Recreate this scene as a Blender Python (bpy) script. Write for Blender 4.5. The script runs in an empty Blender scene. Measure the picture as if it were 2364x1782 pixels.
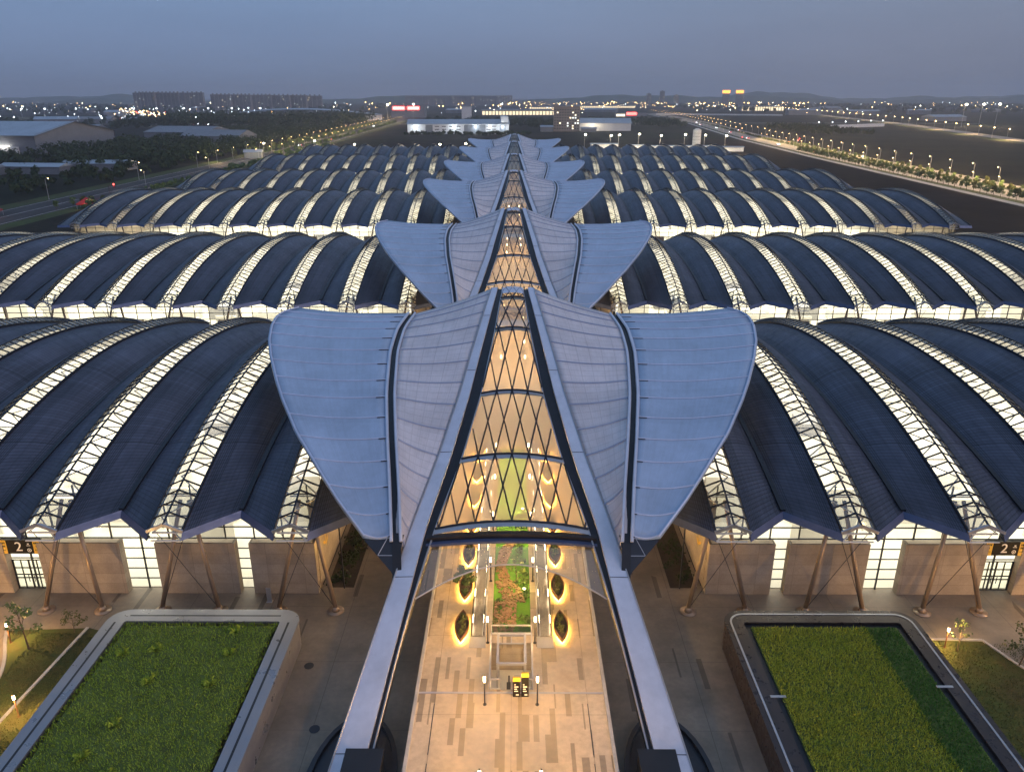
import bpy, math, random
from mathutils import Vector, Matrix
rnd = random.Random(7)
R = math.radians
scene = bpy.context.scene
col = scene.collection

# ------------------------------------------------------------------ camera
cam_d = bpy.data.cameras.new("camera")
cam_d.sensor_width = 36.0
cam_d.lens = 27.03
cam_d.clip_start = 0.5
cam_d.clip_end = 40000.0
cam = bpy.data.objects.new("camera", cam_d)
cam.location = (0.25, 0.0, 50.0)
cam.rotation_euler = (R(90 - 20.65), 0, R(0.194))
col.objects.link(cam)
scene.camera = cam

# ------------------------------------------------------------------ sky and sun
SUN_EL, SUN_AZ = R(4.0), R(150.0)
SKY_LOW, SKY_MID, SKY_TOP, SKY_ZEN = (1.65,.92,.77), (2.25,1.3,1.1), (2.9,1.85,1.52), (6.6,4.7,3.8)
world = bpy.data.worlds.new("World")
scene.world = world
world.use_nodes = True
wn = world.node_tree
for n in list(wn.nodes):
    wn.nodes.remove(n)
w_out = wn.nodes.new("ShaderNodeOutputWorld")
w_bg = wn.nodes.new("ShaderNodeBackground")
w_sky = wn.nodes.new("ShaderNodeTexSky")
w_sky.sky_type = 'NISHITA'
w_sky.sun_disc = False
w_sky.sun_elevation = SUN_EL
w_sky.sun_rotation = SUN_AZ
w_sky.altitude = 100
w_sky.air_density = 1.0
w_sky.dust_density = 1.0
w_sky.ozone_density = 3.0
def wnode(typ, **kw):
    nd = wn.nodes.new(typ)
    for k, v in kw.items(): setattr(nd, k, v)
    return nd
# dusk: the sky is read a little above the true direction so the horizon keeps its blue grey,
# darkens towards the horizon haze and warms to mauve on the sunset side (right)
w_tc = wnode("ShaderNodeTexCoord")
w_sep = wnode("ShaderNodeSeparateXYZ"); wn.links.new(w_tc.outputs['Generated'], w_sep.inputs[0])
w_z = wnode("ShaderNodeMath", operation='MULTIPLY_ADD'); wn.links.new(w_sep.outputs[2], w_z.inputs[0])
w_z.inputs[1].default_value = 0.6; w_z.inputs[2].default_value = 0.42
w_cmb = wnode("ShaderNodeCombineXYZ")
wn.links.new(w_sep.outputs[0], w_cmb.inputs[0]); wn.links.new(w_sep.outputs[1], w_cmb.inputs[1]); wn.links.new(w_z.outputs[0], w_cmb.inputs[2])
w_nrm = wnode("ShaderNodeVectorMath", operation='NORMALIZE'); wn.links.new(w_cmb.outputs[0], w_nrm.inputs[0])
wn.links.new(w_nrm.outputs[0], w_sky.inputs[0])
w_ramp = wnode("ShaderNodeValToRGB")
wn.links.new(w_sep.outputs[2], w_ramp.inputs[0])
cr = w_ramp.color_ramp
cr.elements[0].position = 0.0; cr.elements[0].color = (*SKY_LOW, 1)
cr.elements[1].position = 0.16; cr.elements[1].color = (*SKY_TOP, 1)
e = cr.elements.new(0.06); e.color = (*SKY_MID, 1)
e = cr.elements.new(1.0); e.color = (*SKY_ZEN, 1)
w_az = wnode("ShaderNodeMapRange"); w_az.inputs[1].default_value = -0.25; w_az.inputs[2].default_value = 0.75
w_az.inputs[3].default_value = 0.0; w_az.inputs[4].default_value = 1.0
wn.links.new(w_sep.outputs[0], w_az.inputs[0])
w_cloud = wnode("ShaderNodeTexNoise"); w_cloud.inputs['Scale'].default_value = 3.0; w_cloud.inputs['Detail'].default_value = 3.0
w_st = wnode("ShaderNodeVectorMath", operation='MULTIPLY'); w_st.inputs[1].default_value = (1, 1, 6)
wn.links.new(w_tc.outputs['Generated'], w_st.inputs[0]); wn.links.new(w_st.outputs[0], w_cloud.inputs['Vector'])
w_cf = wnode("ShaderNodeMath", operation='MULTIPLY_ADD'); wn.links.new(w_cloud.outputs[0], w_cf.inputs[0])
w_cf.inputs[1].default_value = .22; w_cf.inputs[2].default_value = .89
w_warm = wnode("ShaderNodeMix", data_type='RGBA', blend_type='MIX')
wn.links.new(w_az.outputs[0], w_warm.inputs[0])
w_warm.inputs[6].default_value = (.92, .95, 1.0, 1); w_warm.inputs[7].default_value = (1.52, 1.26, 1.12, 1)
w_tint = wnode("ShaderNodeMix", data_type='RGBA', blend_type='MULTIPLY'); w_tint.inputs[0].default_value = 1.0
wn.links.new(w_sky.outputs[0], w_tint.inputs[6]); wn.links.new(w_ramp.outputs[0], w_tint.inputs[7])
w_tint2 = wnode("ShaderNodeMix", data_type='RGBA', blend_type='MULTIPLY'); w_tint2.inputs[0].default_value = 1.0
wn.links.new(w_tint.outputs[2], w_tint2.inputs[6]); wn.links.new(w_warm.outputs[2], w_tint2.inputs[7])
w_tint3 = wnode("ShaderNodeVectorMath", operation='SCALE')
wn.links.new(w_tint2.outputs[2], w_tint3.inputs[0]); wn.links.new(w_cf.outputs[0], w_tint3.inputs[3])
wn.links.new(w_tint3.outputs[0], w_bg.inputs[0])
w_bg.inputs[1].default_value = 0.1
wn.links.new(w_bg.outputs[0], w_out.inputs[0])

sun_d = bpy.data.lights.new("sun", 'SUN')
sun_d.energy = 0.3
sun_d.angle = R(30)
sun_d.color = (1.0, 0.78, 0.74)
sun = bpy.data.objects.new("sun", sun_d)
sun.rotation_euler = (R(62), 0, R(65))
col.objects.link(sun)

scene.view_settings.view_transform = 'Standard'
scene.view_settings.look = 'None'
scene.view_settings.gamma = 1.0
scene.view_settings.exposure = 1.0
scene.cycles.max_bounces = 8
scene.cycles.diffuse_bounces = 3
scene.cycles.glossy_bounces = 3
scene.cycles.transmission_bounces = 4
scene.cycles.transparent_max_bounces = 16
scene.cycles.sample_clamp_indirect = 2.0
scene.cycles.sample_clamp_direct = 12.0
scene.cycles.caustics_reflective = False
scene.cycles.caustics_refractive = False
scene.cycles.use_light_tree = True
scene.cycles.use_denoising = True

# ------------------------------------------------------------------ helpers
class MB:
    def __init__(self):
        self.v = []; self.f = []; self.m = []; self.uv = None
    def add(self, vs, fs, mi=0):
        o = len(self.v)
        self.v += [tuple(p) for p in vs]
        for f in fs:
            self.f.append(tuple(o + i for i in f)); self.m.append(mi)
    def quad(self, a, b, c, d, mi=0):
        self.add([a, b, c, d], [(0, 1, 2, 3)], mi)
    def box(self, x0, x1, y0, y1, z0, z1, mi=0):
        self.add([(x0,y0,z0),(x1,y0,z0),(x1,y1,z0),(x0,y1,z0),(x0,y0,z1),(x1,y0,z1),(x1,y1,z1),(x0,y1,z1)],
                 [(3,2,1,0),(4,5,6,7),(0,1,5,4),(1,2,6,5),(2,3,7,6),(3,0,4,7)], mi)
    def bar(self, p, q, w, h=None, up=(0,0,1), mi=0):
        p, q = Vector(p), Vector(q); h = h or w
        d = (q - p)
        if d.length < 1e-6: return
        d.normalize(); u = Vector(up)
        s = d.cross(u)
        if s.length < 1e-4: s = d.cross(Vector((1,0,0)))
        s.normalize(); t = s.cross(d)
        s *= w / 2; t *= h / 2
        c = [p-s-t, p+s-t, p+s+t, p-s+t, q-s-t, q+s-t, q+s+t, q-s+t]
        self.add(c, [(0,1,2,3),(7,6,5,4),(1,0,4,5),(2,1,5,6),(3,2,6,7),(0,3,7,4)], mi)
    def tube(self, pts, r, n=6, mi=0, r2=None, cap=True):
        pts = [Vector(p) for p in pts]
        N = len(pts); rings = []
        for i, p in enumerate(pts):
            d = (pts[min(i+1, N-1)] - pts[max(i-1, 0)]).normalized()
            a = d.orthogonal().normalized() if abs(d.z) > .95 else d.cross(Vector((0,0,1))).normalized()
            b = d.cross(a)
            rr = r if r2 is None else r + (r2 - r) * i / max(1, N-1)
            rings.append([p + (a*math.cos(2*math.pi*k/n) + b*math.sin(2*math.pi*k/n))*rr for k in range(n)])
        vs = [q for rg in rings for q in rg]
        fs = [(i*n+k, i*n+(k+1)%n, (i+1)*n+(k+1)%n, (i+1)*n+k) for i in range(N-1) for k in range(n)]
        if cap:
            fs += [tuple(range(n-1, -1, -1)), tuple((N-1)*n+k for k in range(n))]
        self.add(vs, fs, mi)
    def grid(self, fn, nu, nv, mi=0, uv=None, flip=False):
        o = len(self.v)
        if uv is not None and self.uv is None: self.uv = {}
        for j in range(nv+1):
            for i in range(nu+1):
                self.v.append(tuple(fn(i/nu, j/nv)))
                if uv is not None: self.uv[len(self.v)-1] = uv(i/nu, j/nv)
        for j in range(nv):
            for i in range(nu):
                a = o+j*(nu+1)+i; q = (a, a+1, a+nu+2, a+nu+1)
                self.f.append(q[::-1] if flip else q); self.m.append(mi)
    def prism(self, poly, z0, z1, mi=0, bottom=False):
        n = len(poly)
        vs = [(x,y,z0) for x,y in poly] + [(x,y,z1) for x,y in poly]
        fs = [(i,(i+1)%n,n+(i+1)%n,n+i) for i in range(n)] + [tuple(range(n,2*n))]
        if bottom: fs.append(tuple(range(n-1,-1,-1)))
        self.add(vs, fs, mi)
    def ring(self, outer, inner, z0, z1, mi=0):
        n = len(outer)
        vs = [(x,y,z0) for x,y in outer]+[(x,y,z1) for x,y in outer]+[(x,y,z0) for x,y in inner]+[(x,y,z1) for x,y in inner]
        fs = []
        for i in range(n):
            j = (i+1)%n
            fs += [(i,j,n+j,n+i),(n+i,n+j,3*n+j,3*n+i),(2*n+j,2*n+i,3*n+i,3*n+j)]
        self.add(vs, fs, mi)
    def cyl(self, x, y, z0, z1, r, n=12, r2=None, mi=0):
        r2 = r if r2 is None else r2
        vs = [(x+r*math.cos(2*math.pi*k/n), y+r*math.sin(2*math.pi*k/n), z0) for k in range(n)]
        vs += [(x+r2*math.cos(2*math.pi*k/n), y+r2*math.sin(2*math.pi*k/n), z1) for k in range(n)]
        fs = [(k,(k+1)%n,n+(k+1)%n,n+k) for k in range(n)]+[tuple(range(n,2*n)), tuple(range(n-1,-1,-1))]
        self.add(vs, fs, mi)
    def ball(self, c, r, nu=8, nv=5, mi=0, sz=1.0):
        vs = []; fs = []
        for j in range(nv+1):
            th = math.pi*j/nv
            for i in range(nu):
                ph = 2*math.pi*i/nu
                vs.append((c[0]+r*math.sin(th)*math.cos(ph), c[1]+r*math.sin(th)*math.sin(ph), c[2]+r*sz*math.cos(th)))
        for j in range(nv):
            for i in range(nu):
                fs.append((j*nu+i, (j+1)*nu+i, (j+1)*nu+(i+1)%nu, j*nu+(i+1)%nu))
        self.add(vs, fs, mi)
    def mesh(self, name, mats, smooth=False):
        me = bpy.data.meshes.new(name)
        me.from_pydata(self.v, [], self.f)
        if not isinstance(mats, (list, tuple)): mats = [mats]
        for m in mats: me.materials.append(m)
        me.polygons.foreach_set("material_index", self.m)
        if smooth: me.polygons.foreach_set("use_smooth", [True]*len(self.f))
        if self.uv:
            L = me.uv_layers.new(name="UVMap")
            for lp in me.loops:
                L.data[lp.index].uv = self.uv.get(lp.vertex_index, (0,0))
        me.update()
        return me
    def build(self, name, mats, parent=None, smooth=False, loc=None):
        return place(self.mesh(name, mats, smooth), name, parent, loc)

KIDS = {}
def place(me, name, parent=None, loc=None, rz=0):
    o = bpy.data.objects.new(name, me); col.objects.link(o)
    if parent is not None:
        o.parent = parent; KIDS.setdefault(parent.name, []).append(o)
    if loc is not None: o.location = loc
    if rz: o.rotation_euler.z = rz
    return o
def tag(o, label, cat, group=None):
    o['label'] = label; o['category'] = cat
    if group: o['group'] = group
    return o
def struct(o): o['kind'] = 'structure'; return o
def stuff(o): o['kind'] = 'stuff'; return o
def thing(name, label, cat, loc=(0,0,0), rz=0, group=None):
    o = bpy.data.objects.new(name, None); col.objects.link(o)
    o.empty_display_size = .5
    o.location = loc; o.rotation_euler.z = rz
    return tag(o, label, cat, group)
def copy_tree(o, parent=None, skip=()):
    c = o.copy(); col.objects.link(c)
    if parent is not None:
        c.parent = parent; KIDS.setdefault(parent.name, []).append(c)
    for ch in KIDS.get(o.name, []):
        if ch.get('nocopy') or ch.name.split('.')[0] in skip: continue
        copy_tree(ch, c, skip)
    return c
def lamp(name, kind, parent, loc, energy, color, size=None, size_y=None, shape=None, rot=None, data=None):
    d = data
    if d is None:
        d = bpy.data.lights.new(name, kind); d.energy = energy; d.color = color
        if kind == 'AREA':
            d.shape = shape or 'RECTANGLE'; d.size = size; d.size_y = size_y or size
        elif size: d.shadow_soft_size = size
    o = bpy.data.objects.new(name, d); col.objects.link(o)
    if parent is not None:
        o.parent = parent; KIDS.setdefault(parent.name, []).append(o)
    o.location = loc
    if rot: o.rotation_euler = rot
    return o
def interp(x, tab):
    if x <= tab[0][0]: return tab[0][1]
    for (a, b), (c, d) in zip(tab, tab[1:]):
        if x <= c: return b + (d-b)*(x-a)/(c-a)
    return tab[-1][1]
def bez(P0, C, P2, t):
    return tuple((1-t)**2*a + 2*t*(1-t)*b + t*t*c for a, b, c in zip(P0, C, P2))
def rrect(x0, x1, y0, y1, r, n=6):
    out = []
    for cx, cy, a in ((x1-r,y1-r,0),(x0+r,y1-r,90),(x0+r,y0+r,180),(x1-r,y0+r,270)):
        for k in range(n+1):
            t = R(a+90*k/n); out.append((cx+r*math.cos(t), cy+r*math.sin(t)))
    return out

# ------------------------------------------------------------------ materials
class NT:
    def __init__(self, name):
        self.m = bpy.data.materials.new(name); self.m.use_nodes = True
        self.t = self.m.node_tree
        for n in list(self.t.nodes): self.t.nodes.remove(n)
        self.out = self.n("ShaderNodeOutputMaterial")
    def n(self, typ, **kw):
        nd = self.t.nodes.new(typ)
        for k, v in kw.items(): setattr(nd, k, v)
        return nd
    def l(self, a, b): self.t.links.new(a, b)
    def put(self, val, sock):
        if hasattr(val, 'is_linked') or hasattr(val, 'links'): self.l(val, sock)
        else: sock.default_value = val
    def math(self, op, a, b=0.0, c=None):
        nd = self.n("ShaderNodeMath", operation=op)
        self.put(a, nd.inputs[0]); self.put(b, nd.inputs[1])
        if c is not None: self.put(c, nd.inputs[2])
        return nd.outputs[0]
    def coord(self, kind='Object'):
        return self.n("ShaderNodeTexCoord").outputs[kind]
    def xyz(self, v):
        s = self.n("ShaderNodeSeparateXYZ"); self.l(v, s.inputs[0]); return s.outputs
    def comb(self, x, y, z=0.0):
        s = self.n("ShaderNodeCombineXYZ")
        self.put(x, s.inputs[0]); self.put(y, s.inputs[1]); self.put(z, s.inputs[2]); return s.outputs[0]
    def noise(self, v, scale, detail=4, rough=.55):
        nd = self.n("ShaderNodeTexNoise"); self.l(v, nd.inputs['Vector'])
        nd.inputs['Scale'].default_value = scale; nd.inputs['Detail'].default_value = detail
        nd.inputs['Roughness'].default_value = rough
        return nd.outputs['Fac']
    def white(self, v):
        nd = self.n("ShaderNodeTexWhiteNoise"); self.l(v, nd.inputs[0]); return nd.outputs[0]
    def ramp(self, fac, a, b, lo=.35, hi=.65):
        nd = self.n("ShaderNodeMapRange"); self.put(fac, nd.inputs[0])
        nd.inputs[1].default_value = lo; nd.inputs[2].default_value = hi
        nd.inputs[3].default_value = a; nd.inputs[4].default_value = b
        return nd.outputs[0]
    def mix(self, fac, a, b, mode='MIX'):
        nd = self.n("ShaderNodeMix", data_type='RGBA', blend_type=mode)
        self.put(fac, nd.inputs[0])
        self.put(a if not isinstance(a, tuple) else (*a[:3], 1), nd.inputs[6])
        self.put(b if not isinstance(b, tuple) else (*b[:3], 1), nd.inputs[7])
        return nd.outputs[2]
    def scale(self, c, f):
        nd = self.n("ShaderNodeVectorMath", operation='SCALE')
        self.put(c if not isinstance(c, tuple) else c[:3], nd.inputs[0]); self.put(f, nd.inputs[3])
        return nd.outputs[0]
    def bsdf(self, colr, rough=.6, metal=0.0, bump=None, bdist=.05, spec=.5, **kw):
        b = self.n("ShaderNodeBsdfPrincipled")
        self.put(colr if not isinstance(colr, tuple) else (*colr[:3], 1), b.inputs['Base Color'])
        self.put(rough, b.inputs['Roughness']); self.put(metal, b.inputs['Metallic'])
        b.inputs['Specular IOR Level'].default_value = spec
        for k, v in kw.items(): self.put(v, b.inputs[k.replace('_', ' ')])
        if bump is not None:
            bn = self.n("ShaderNodeBump"); bn.inputs['Distance'].default_value = bdist
            self.l(bump, bn.inputs['Height']); self.l(bn.outputs[0], b.inputs['Normal'])
        return b.outputs[0]
    def done(self, sh):
        self.l(sh, self.out.inputs[0]); return self.m

def plain(name, c, rough=.6, metal=0.0, var=.22, scale=.6, bump=0.0, c2=None, spec=.5, fine=6.0):
    t = NT(name); v = t.coord()
    n1 = t.noise(v, scale); n2 = t.noise(v, scale*fine, 5)
    f = t.math('ADD', t.math('MULTIPLY', n1, .65), t.math('MULTIPLY', n2, .35))
    if c2 is None: cc = t.scale(c, t.ramp(f, 1-var, 1+var))
    else: cc = t.mix(t.ramp(f, 0, 1), c, c2)
    return t.done(t.bsdf(cc, t.ramp(n2, max(.05, rough-.1), min(1, rough+.1)), metal, n2 if bump else None, bump, spec))
def emis(name, c, s, sample=True):
    t = NT(name)
    e = t.n("ShaderNodeEmission"); e.inputs[0].default_value = (*c, 1); e.inputs[1].default_value = s
    m = t.done(e.outputs[0])
    m.cycles.emission_sampling = 'FRONT' if sample else 'NONE'
    return m
def glassy(name, tint, refl=.12, rough=.03, milky=0.0, mcol=(.8,.75,.7), milk_tr=.5):
    t = NT(name)
    tr = t.n("ShaderNodeBsdfTransparent"); tr.inputs[0].default_value = (*tint, 1)
    gl = t.n("ShaderNodeBsdfGlossy"); gl.inputs['Roughness'].default_value = rough
    lw = t.n("ShaderNodeLayerWeight"); lw.inputs[0].default_value = .35
    fac = t.math('ADD', t.math('MULTIPLY', lw.outputs['Fresnel'], .8), refl*.5)
    mx = t.n("ShaderNodeMixShader"); t.l(fac, mx.inputs[0])
    a = tr.outputs[0]
    if milky:
        df = t.n("ShaderNodeBsdfDiffuse"); df.inputs[0].default_value = (*mcol, 1)
        tl = t.n("ShaderNodeBsdfTranslucent"); tl.inputs[0].default_value = (*mcol, 1)
        m0 = t.n("ShaderNodeMixShader"); m0.inputs[0].default_value = milk_tr
        t.l(df.outputs[0], m0.inputs[1]); t.l(tl.outputs[0], m0.inputs[2])
        m1 = t.n("ShaderNodeMixShader"); m1.inputs[0].default_value = milky
        t.l(a, m1.inputs[1]); t.l(m0.outputs[0], m1.inputs[2]); a = m1.outputs[0]
    t.l(a, mx.inputs[1]); t.l(gl.outputs[0], mx.inputs[2])
    return t.done(mx.outputs[0])

def roof_mat(name, c):
    t = NT(name); uv = t.coord('UV'); u, v, _ = t.xyz(uv)
    ob = t.coord()
    seam = t.math('LESS_THAN', t.math('FRACT', t.math('DIVIDE', v, .62)), .22)
    s1 = t.math('MULTIPLY', t.math('GREATER_THAN', u, .05), t.math('LESS_THAN', u, .22))
    s2 = t.math('MULTIPLY', t.math('GREATER_THAN', u, .70), t.math('LESS_THAN', u, .93))
    strip = t.math('ADD', s1, s2)
    fl = t.math('LESS_THAN', t.math('FRACT', t.math('MULTIPLY', u, 23.0)), .4)
    joint = t.math('LESS_THAN', t.math('FRACT', t.math('DIVIDE', t.math('ADD', v, 6.0), 19.0)), .008)
    n1 = t.noise(ob, .12, 5); n2 = t.noise(ob, 1.3, 4)
    sheet = t.white(t.comb(t.math('FLOOR', t.math('DIVIDE', v, .62)), t.math('FLOOR', t.math('MULTIPLY', u, 1.0))))
    k = t.math('MULTIPLY', t.ramp(n1, .68, 1.28, .3, .7), t.ramp(n2, .9, 1.1, .3, .7))
    stn = t.noise(t.comb(t.math('MULTIPLY', u, 16.0), t.math('MULTIPLY', v, .10)), 1.0, 5, .65)
    k = t.math('MULTIPLY', k, t.ramp(stn, .72, 1.12, .32, .62))
    k = t.math('MULTIPLY', k, t.ramp(sheet, .88, 1.12, 0, 1))
    k = t.math('MULTIPLY', k, t.math('SUBTRACT', 1.0, t.math('MULTIPLY', seam, .35)))
    k = t.math('MULTIPLY', k, t.math('SUBTRACT', 1.0, t.math('MULTIPLY', strip, t.math('ADD', .1, t.math('MULTIPLY', fl, .45)))))
    k = t.math('MULTIPLY', k, t.math('SUBTRACT', 1.0, t.math('MULTIPLY', joint, .6)))
    cc = t.scale(c, k)
    return t.done(t.bsdf(cc, t.ramp(n2, .38, .55), .35, t.math('MULTIPLY', seam, 1.0), .04, .5))

M = {}
M['roof'] = roof_mat('roof_metal', (.080, .084, .116))
M['roof_under'] = plain('roof_soffit', (.62, .60, .55), .7, 0, .08)
M['fascia'] = plain('fascia_metal', (.085, .11, .2), .4, .3, .15)
M['black'] = plain('black_trim', (.012, .013, .018), .45, .2, .25)
M['frame'] = plain('dark_frame', (.028, .032, .042), .4, .4, .2)
M['steel'] = plain('pale_steel', (.42, .42, .44), .38, .55, .12)
M['truss'] = plain('white_truss', (.80, .79, .75), .5, .1, .08)
M['pipe'] = plain('bronze_pipe', (.30, .23, .17), .4, .45, .15)
M['skyglass'] = glassy('skylight_glass', (.95, .95, .90), .22, .06, .10, (.85, .83, .75), .6)
M['facglass'] = glassy('facade_glass', (.95, .97, .92), .1, .03)
M['clearglass'] = glassy('clear_glass', (.93, .96, .93), .1, .02)
M['vaultglass'] = glassy('vault_glass', (1.0, .92, .78), .12, .05, .34, (.93, .80, .62), .78)
M['visor'] = glassy('visor_glass', (.90, .93, .88), .2, .03, .10, (.8, .78, .7), .5)
M['white_in'] = plain('white_interior', (.78, .76, .70), .7, 0, .06)
M['hall_floor'] = plain('hall_floor', (.66, .63, .55), .45, 0, .12, .08)
M['soil'] = plain('soil', (.035, .026, .018), .95, 0, .4, .7, .05)
M['yellow'] = plain('yellow_paint', (.75, .46, .04), .5, 0, .05)
M['sign_black'] = plain('sign_black', (.008, .0075, .007), .6, 0, .1, spec=.15)
M['sign_white'] = plain('sign_white', (.85, .84, .80), .5, 0, .03)
M['kerb'] = plain('kerb_stone', (.42, .40, .37), .75, 0, .2, .5)
M['asphalt'] = plain('asphalt', (.05, .048, .048), .8, 0, .25, .05, .02, spec=.12)
M['roadpale'] = plain('pale_road', (.26, .23, .19), .8, 0, .2, .04, .02)
M['paint'] = plain('road_paint', (.72, .70, .66), .7, 0, .15)
M['lawn'] = plain('lawn', (.045, .075, .02), .95, 0, .5, .25, .05, c2=(.075, .062, .026), spec=.12)
M['verge'] = plain('verge', (.055, .085, .025), .95, 0, .5, .05, .05, c2=(.05, .05, .022), spec=.12)
M['leaf'] = plain('leaf_mid', (.05, .10, .022), .6, 0, .5, .8, c2=(.10, .15, .035))
M['leafdark'] = plain('leaf_dark', (.022, .040, .016), .7, 0, .5, .05, c2=(.040, .058, .022), spec=.12)
M['leafolive'] = plain('leaf_olive', (.07, .085, .03), .7, 0, .5, .5, c2=(.10, .11, .04), spec=.12)
M['bark'] = plain('bark', (.10, .075, .05), .9, 0, .3, 1.5)
M['stone_rock'] = plain('garden_rock', (.30, .19, .11), .85, 0, .35, 1.2)

def stone_mat():
    t = NT('stone_cladding'); ob = t.coord(); x, y, z = t.xyz(ob)
    lz = t.math('LESS_THAN', t.math('FRACT', t.math('DIVIDE', z, 1.24)), .02)
    row = t.math('FLOOR', t.math('DIVIDE', z, 1.24))
    xx = t.math('ADD', t.math('ADD', x, y), t.math('MULTIPLY', row, .0))
    lx = t.math('LESS_THAN', t.math('FRACT', t.math('DIVIDE', xx, 3.9)), .006)
    ln = t.math('MAXIMUM', lz, lx)
    cell = t.white(t.comb(row, t.math('FLOOR', t.math('DIVIDE', xx, 3.9))))
    n = t.noise(ob, .5, 5)
    n3 = t.noise(ob, 9.0, 3)
    k = t.math('MULTIPLY', t.ramp(cell, .9, 1.08, 0, 1), t.ramp(n, .85, 1.12))
    k = t.math('MULTIPLY', k, t.ramp(n3, .93, 1.07))
    k = t.math('MULTIPLY', k, t.math('SUBTRACT', 1.0, t.math('MULTIPLY', ln, .55)))
    return t.done(t.bsdf(t.scale((.38, .315, .24), k), .75, 0, n3, .01))
M['stone'] = stone_mat()

def paving_mat(name, base, dens, dark, w=.62, L=2.4, jx=6.2, jy=9.6):
    t = NT(name); ob = t.coord(); x, y, z = t.xyz(ob)
    ci = t.math('FLOOR', t.math('DIVIDE', x, w))
    off = t.math('MULTIPLY', t.white(t.comb(t.math('FLOOR', t.math('DIVIDE', x, w*3)), 3.0)), 1.0)
    yy = t.math('ADD', t.math('DIVIDE', y, L), off)
    cj = t.math('FLOOR', yy)
    colp = t.white(t.comb(t.math('FLOOR', t.math('DIVIDE', t.math('ADD', x, .31), w*1.0)), 11.0))
    rr = t.white(t.comb(ci, cj, 5.0))
    cut = t.math('LESS_THAN', rr, t.math('MULTIPLY', dens, t.math('ADD', .35, t.math('MULTIPLY', colp, 1.6))))
    big = t.noise(ob, .05, 3)
    cut = t.math('MULTIPLY', cut, t.math('GREATER_THAN', big, .36))
    j = t.math('MAXIMUM', t.math('LESS_THAN', t.math('FRACT', t.math('DIVIDE', x, jx)), .006),
               t.math('LESS_THAN', t.math('FRACT', t.math('DIVIDE', y, jy)), .004))
    fx = t.math('LESS_THAN', t.math('FRACT', t.math('DIVIDE', x, w)), .03)
    n1 = t.noise(ob, .18, 6, .65); n2 = t.noise(ob, 2.2, 5)
    k = t.math('MULTIPLY', t.ramp(n1, .70, 1.18), t.ramp(n2, .90, 1.08))
    k = t.math('MULTIPLY', k, t.math('SUBTRACT', 1.0, t.math('MULTIPLY', cut, dark)))
    k = t.math('MULTIPLY', k, t.math('SUBTRACT', 1.0, t.math('MULTIPLY', j, .45)))
    k = t.math('MULTIPLY', k, t.math('SUBTRACT', 1.0, t.math('MULTIPLY', fx, .05)))
    return t.done(t.bsdf(t.scale(base, k), t.ramp(n2, .5, .7), 0, n2, .006))
M['deck'] = paving_mat('deck_paving', (.52, .42, .295), .16, .48, .44, 2.7)
M['fore'] = paving_mat('forecourt_paving', (.225, .185, .14), .018, .5, .5, 4.0, 8.4, 8.4)

def membrane(name, c, transl, rough, grid):
    t = NT(name); uv = t.coord('UV'); u, v, _ = t.xyz(uv); ob = t.coord()
    n = t.noise(ob, .22, 5, .6); n2 = t.noise(ob, 1.6, 4)
    k = t.math('MULTIPLY', t.ramp(n, .90, 1.08), t.ramp(n2, .97, 1.03))
    pan = t.white(t.comb(t.math('FLOOR', t.math('DIVIDE', v, 3.1)), 2.0))
    k = t.math('MULTIPLY', k, t.ramp(pan, .94, 1.05, 0, 1))
    st = t.noise(t.comb(t.math('MULTIPLY', u, 34.0), t.math('MULTIPLY', v, .12)), 1.0, 4, .6)
    k = t.math('MULTIPLY', k, t.ramp(st, .94, 1.03, .3, .6))
    if grid:  # faint shadows of the inner framing, drawn into the membrane colour
        g = t.math('MAXIMUM', t.math('LESS_THAN', t.math('FRACT', t.math('MULTIPLY', u, 6.0)), .07),
                   t.math('LESS_THAN', t.math('FRACT', t.math('DIVIDE', v, 1.02)), .10))
        k = t.math('MULTIPLY', k, t.math('SUBTRACT', 1.0, t.math('MULTIPLY', g, .15)))
    cc = t.scale(c, k)
    b = t.bsdf(cc, rough, 0, n2, .01, .5)
    tl = t.n("ShaderNodeBsdfTranslucent"); t.put(cc, tl.inputs[0])
    mx = t.n("ShaderNodeMixShader"); mx.inputs[0].default_value = transl
    t.l(b, mx.inputs[1]); t.l(tl.outputs[0], mx.inputs[2])
    return t.done(mx.outputs[0])
M['wing_in'] = membrane('inner_membrane', (.74, .71, .74), .22, .42, True)
M['wing_out'] = membrane('outer_membrane', (.37, .46, .60), .04, .32, False)
M['rib'] = plain('rib_metal', (.60, .62, .70), .38, .25, .10, .3)
M['seam'] = plain('seam_tube', (.34, .38, .50), .4, .2, .1)
M['seam_out'] = plain('seam_ridge', (.52, .58, .72), .4, .1, .1)

E_WARM = (1.0, .62, .25)
M['e_lamp'] = emis('lamp_glow', (1.0, .72, .40), 22.0, False)
M['e_led'] = emis('led_strip', (1.0, .52, .09), 110.0, True)
M['e_white'] = emis('white_glow', (1.0, .93, .80), 6.0, False)
M['e_street'] = emis('street_glow', (1.0, .60, .22), 70.0, False)
M['e_cool'] = emis('cool_glow', (.80, .92, 1.0), 45.0, False)
M['e_flood'] = emis('flood_glow', (1.0, .86, .58), 60.0, False)
M['e_red'] = emis('red_glow', (1.0, .06, .05), 6.0, False)
M['e_orange'] = emis('orange_glow', (1.0, .33, .05), 2.2, False)
M['e_win'] = emis('window_glow', (1.0, .85, .55), 1.6, False)
M['e_glass'] = emis('lit_glass', (1.0, .80, .50), .85, False)
M['e_winc'] = emis('cool_window_glow', (.85, .95, .9), 1.4, False)
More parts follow.
